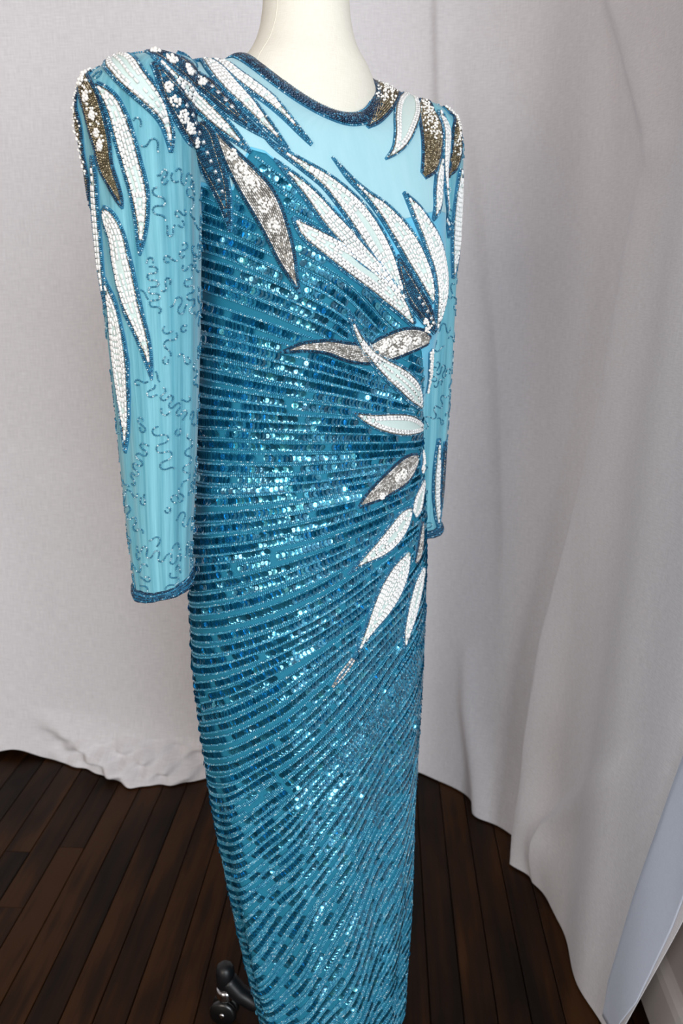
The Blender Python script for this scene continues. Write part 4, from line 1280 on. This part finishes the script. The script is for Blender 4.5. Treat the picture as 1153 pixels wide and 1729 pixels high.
def gidx(th, v):
    a = (th + math.pi) / (2 * math.pi) * GT; b = (v - V_HEM) / (1.39 - V_HEM) * (GVn - 1)
    i = min(max(int(a), 0), GT - 1); j = min(max(int(b), 0), GVn - 2)
    return i, j, a - i, b - j


def look(A, th, v):
    i, j, s, t = gidx(th, v)
    return (A[j, i] * (1 - s) + A[j, i + 1] * s) * (1 - t) + (A[j + 1, i] * (1 - s) + A[j + 1, i + 1] * s) * t


L_a, L_t, L_v = g_a.tolist(), len_t.tolist(), len_v.tolist()


def look3(th, v):
    i, j, s, t = gidx(th, v)
    c00, c10, c01, c11 = (1 - s) * (1 - t), s * (1 - t), (1 - s) * t, s * t
    f = lambda A: A[j][i] * c00 + A[j][i + 1] * c10 + A[j + 1][i] * c01 + A[j + 1][i + 1] * c11
    return f(L_a), f(L_t), f(L_v)


SEP = 0.0150


def sep_at(th, v):
    """row spacing: wide on the side panel, tight on the front panel, looser down the skirt"""
    k = min(max((th + 0.62) / 0.16, 0), 1)
    s_ = 0.0148 * (1 - k) + 0.0103 * k
    lo = min(max((0.75 - v) / 0.4, 0), 1)
    return s_ + (0.0142 - s_) * lo


hashg = {}


def hkey(p):
    return (int(math.floor(p[0] / SEP)), int(math.floor(p[1] / SEP)), int(math.floor(p[2] / SEP)))


def near_other(p, lim, lid):
    k = hkey(p); l2 = lim * lim
    for dx in (-1, 0, 1):
        for dy in (-1, 0, 1):
            for dz in (-1, 0, 1):
                for q, qid in hashg.get((k[0] + dx, k[1] + dy, k[2] + dz), ()):
                    if qid != lid and (q[0] - p[0]) ** 2 + (q[1] - p[1]) ** 2 + (q[2] - p[2]) ** 2 < l2:
                        return True
    return False


def inside(th, v):
    return TH_LIM[0] < th < TH_LIM[1] and V_HEM + 0.003 < v < float(np.interp(th, gth, g_top)) - 0.004


def trace_line(th0, v0, lid, ds=0.0028):
    halves = []
    for sgn in (1, -1):
        th, v = th0, v0; pts = []
        for _ in range(420):
            a, lt, lv = look3(th, v)
            th += sgn * ds * math.cos(a) / lt; v += sgn * ds * math.sin(a) / lv
            if not inside(th, v): break
            p = look(gp, th, v)
            if near_other(p, sep_at(th, v) * 0.64, lid): break
            pts.append((th, v, p))
        halves.append(pts)
    return halves[1][::-1] + [(th0, v0, look(gp, th0, v0))] + halves[0]


LINES = []
queue = [(-0.55, 1.0)]
qi = 0
while True:
    line = None
    while qi < len(queue):
        th, v = queue[qi]; qi += 1
        if not inside(th, v): continue
        p = look(gp, th, v)
        if near_other(p, sep_at(th, v) * 0.97, -1): continue
        line = trace_line(th, v, len(LINES))
        if len(line) < 6:
            line = None; continue
        break
    if line is None: break
    lid = len(LINES); LINES.append(line)
    for th, v, p in line:
        hashg.setdefault(hkey(p), []).append((p, lid))
    for k in range(0, len(line), 4):
        th, v, p = line[k]
        a, lt, lv = look3(th, v)
        for sg in (-1, 1):
            for d_ in (sep_at(th, v) * 1.0, sep_at(th, v) * 1.2):
                queue.append((th - sg * d_ * math.sin(a) / lt, v + sg * d_ * math.cos(a) / lv))

S_p, S_x, S_z, S_d, S_t = [], [], [], [], []
strand = Rows(BEAD, M_STRAND)
srng = random.Random(5)
for line in LINES:
    th = arr([a[0] for a in line]); v = arr([a[1] for a in line]); P = arr([a[2] for a in line])
    N_ = arr([look(gn, a, b) for a, b in zip(th, v)])
    N_ /= np.linalg.norm(N_, axis=1, keepdims=True)
    if len(P) < 4: continue
    # sequins
    r = spaced(P, 0.0055)
    if r is None: continue
    p, x_, fi = r
    z_ = lerp_rows(N_, fi); x_ = x_ / np.linalg.norm(x_, axis=1, keepdims=True)
    y_ = np.cross(z_, x_)
    vq = np.interp(fi, np.arange(len(v)), v)
    thq = np.interp(fi, np.arange(len(v)), th)
    run = 0; gap = 0; tl = srng.gauss(0, .10); tw = srng.gauss(0, .06)
    for k in range(len(p)):
        low = min(max((0.66 - vq[k]) / 0.25, 0), 1)
        if gap > 0:
            gap -= 1; continue
        if run <= 0:
            run = int(srng.uniform(6, 26) * (1 - 0.74 * low)) + 2
            gap = int(srng.uniform(0, 1.3 + 4.2 * low))
            tl = srng.gauss(0, .20); tw = srng.gauss(0, .14)
            if gap: continue
        run -= 1
        if covered(p[k], 0.0022): continue
        # each sequin leans along its row over its neighbour
        lean = (0.22 if thq[k] > -0.56 else -0.22) + tl * 0.7 + srng.gauss(0, .10)
        side_ = 0.05 + tw * 0.8 + srng.gauss(0, .10)
        if srng.random() < 0.08:
            lean += srng.gauss(0, .35); side_ += srng.gauss(0, .35)
        zz = z_[k] + x_[k] * lean + y_[k] * side_
        S_p.append(p[k] + z_[k] * 0.0016); S_x.append(x_[k]); S_z.append(zz)
        S_d.append(0.0084 - 0.0010 * low); S_t.append(min(max(srng.gauss(.5, .2), 0), 1))
    # bead threads either side of the sequins
    yl = np.cross(N_, np.gradient(P, axis=0)); yl /= np.maximum(np.linalg.norm(yl, axis=1, keepdims=True), 1e-9)
    vm = float(np.median(v)); front = th > -0.56
    for off in ((-0.0052, 0.0052) if (front.mean() > .5 and vm > .75) else (-0.0058, -0.0044, 0.0044, 0.0058) if vm > .62 else (-0.0076, -0.0060, -0.0044, 0.0044, 0.0060, 0.0076)):
        Q = P + yl * off
        r = spaced(Q, 0.0027)
        if r is None: continue
        p2, x2, fi2 = r
        ok = [not covered(q, 0.0005) for q in p2]
        p2, x2, fi2 = p2[ok], x2[ok], fi2[ok]
        if len(p2) == 0: continue
        z2 = lerp_rows(N_, fi2)
        strand.add(p2 + z2 * 0.0008, x2, z2, (.0026, .0021, .0021))
S_p, S_x, S_z, S_d, S_t = arr(S_p), arr(S_x), arr(S_z), arr(S_d), arr(S_t)
S_z /= np.linalg.norm(S_z, axis=1, keepdims=True)
S_x = S_x - (S_x * S_z).sum(1, keepdims=True) * S_z
# the 300 sequins that show largest are pieces of their own
view = arr(CAM_POS)[None] - S_p
dist = np.linalg.norm(view, axis=1)
score = (view * S_z).sum(1) / dist / dist ** 2 * S_d ** 2
order = np.argsort(-score)
single = []
for i in order:
    d_ = Vector(view[i] / dist[i])
    if BVH_ALL.ray_cast(Vector(S_p[i]) + d_ * 0.004, d_)[0] is None:
        single.append(i)
    if len(single) == 300: break
mask = np.ones(len(S_p), bool); mask[single] = False
V, F, t = inst(SEQUIN, S_p[mask], S_x[mask], S_z[mask], S_d[mask][:, None] * np.ones((1, 3)), S_t[mask])
o = part('sequin_rows', mesh_np('sequin_rows', V, F, True, M_SEQUIN, t)); o['kind'] = 'stuff'
sq_me = mesh_np('sequin', SEQUIN[0], SEQUIN[1], True, M_SEQ_ONE)
for i in single:
    x_ = Vector(S_x[i]).normalized(); z_ = Vector(S_z[i]).normalized(); y_ = z_.cross(x_).normalized()
    o = bpy.data.objects.new('sequin', sq_me)
    COL.objects.link(o); o.parent = gown
    M4 = Matrix((x_, y_, z_)).transposed().to_4x4() @ Matrix.Scale(float(S_d[i]), 4)
    M4.translation = Vector(S_p[i]) - Vector(GOWN_LOC)
    o.matrix_local = M4
_s = strand
_p, _x, _z, _sz = (np.concatenate(a) for a in (_s.p, _s.x, _s.z, _s.s))
V, F, t = inst(BEAD, _p, _x, _z, _sz, rng.random(len(_p)))
o = part('bead_threads', mesh_np('bead_threads', V, F, True, M_STRAND, t)); o['kind'] = 'stuff'
print('sequins', len(S_p), 'strand beads', len(_p), 'lines', len(LINES), 'leaves', len(LEAVES))
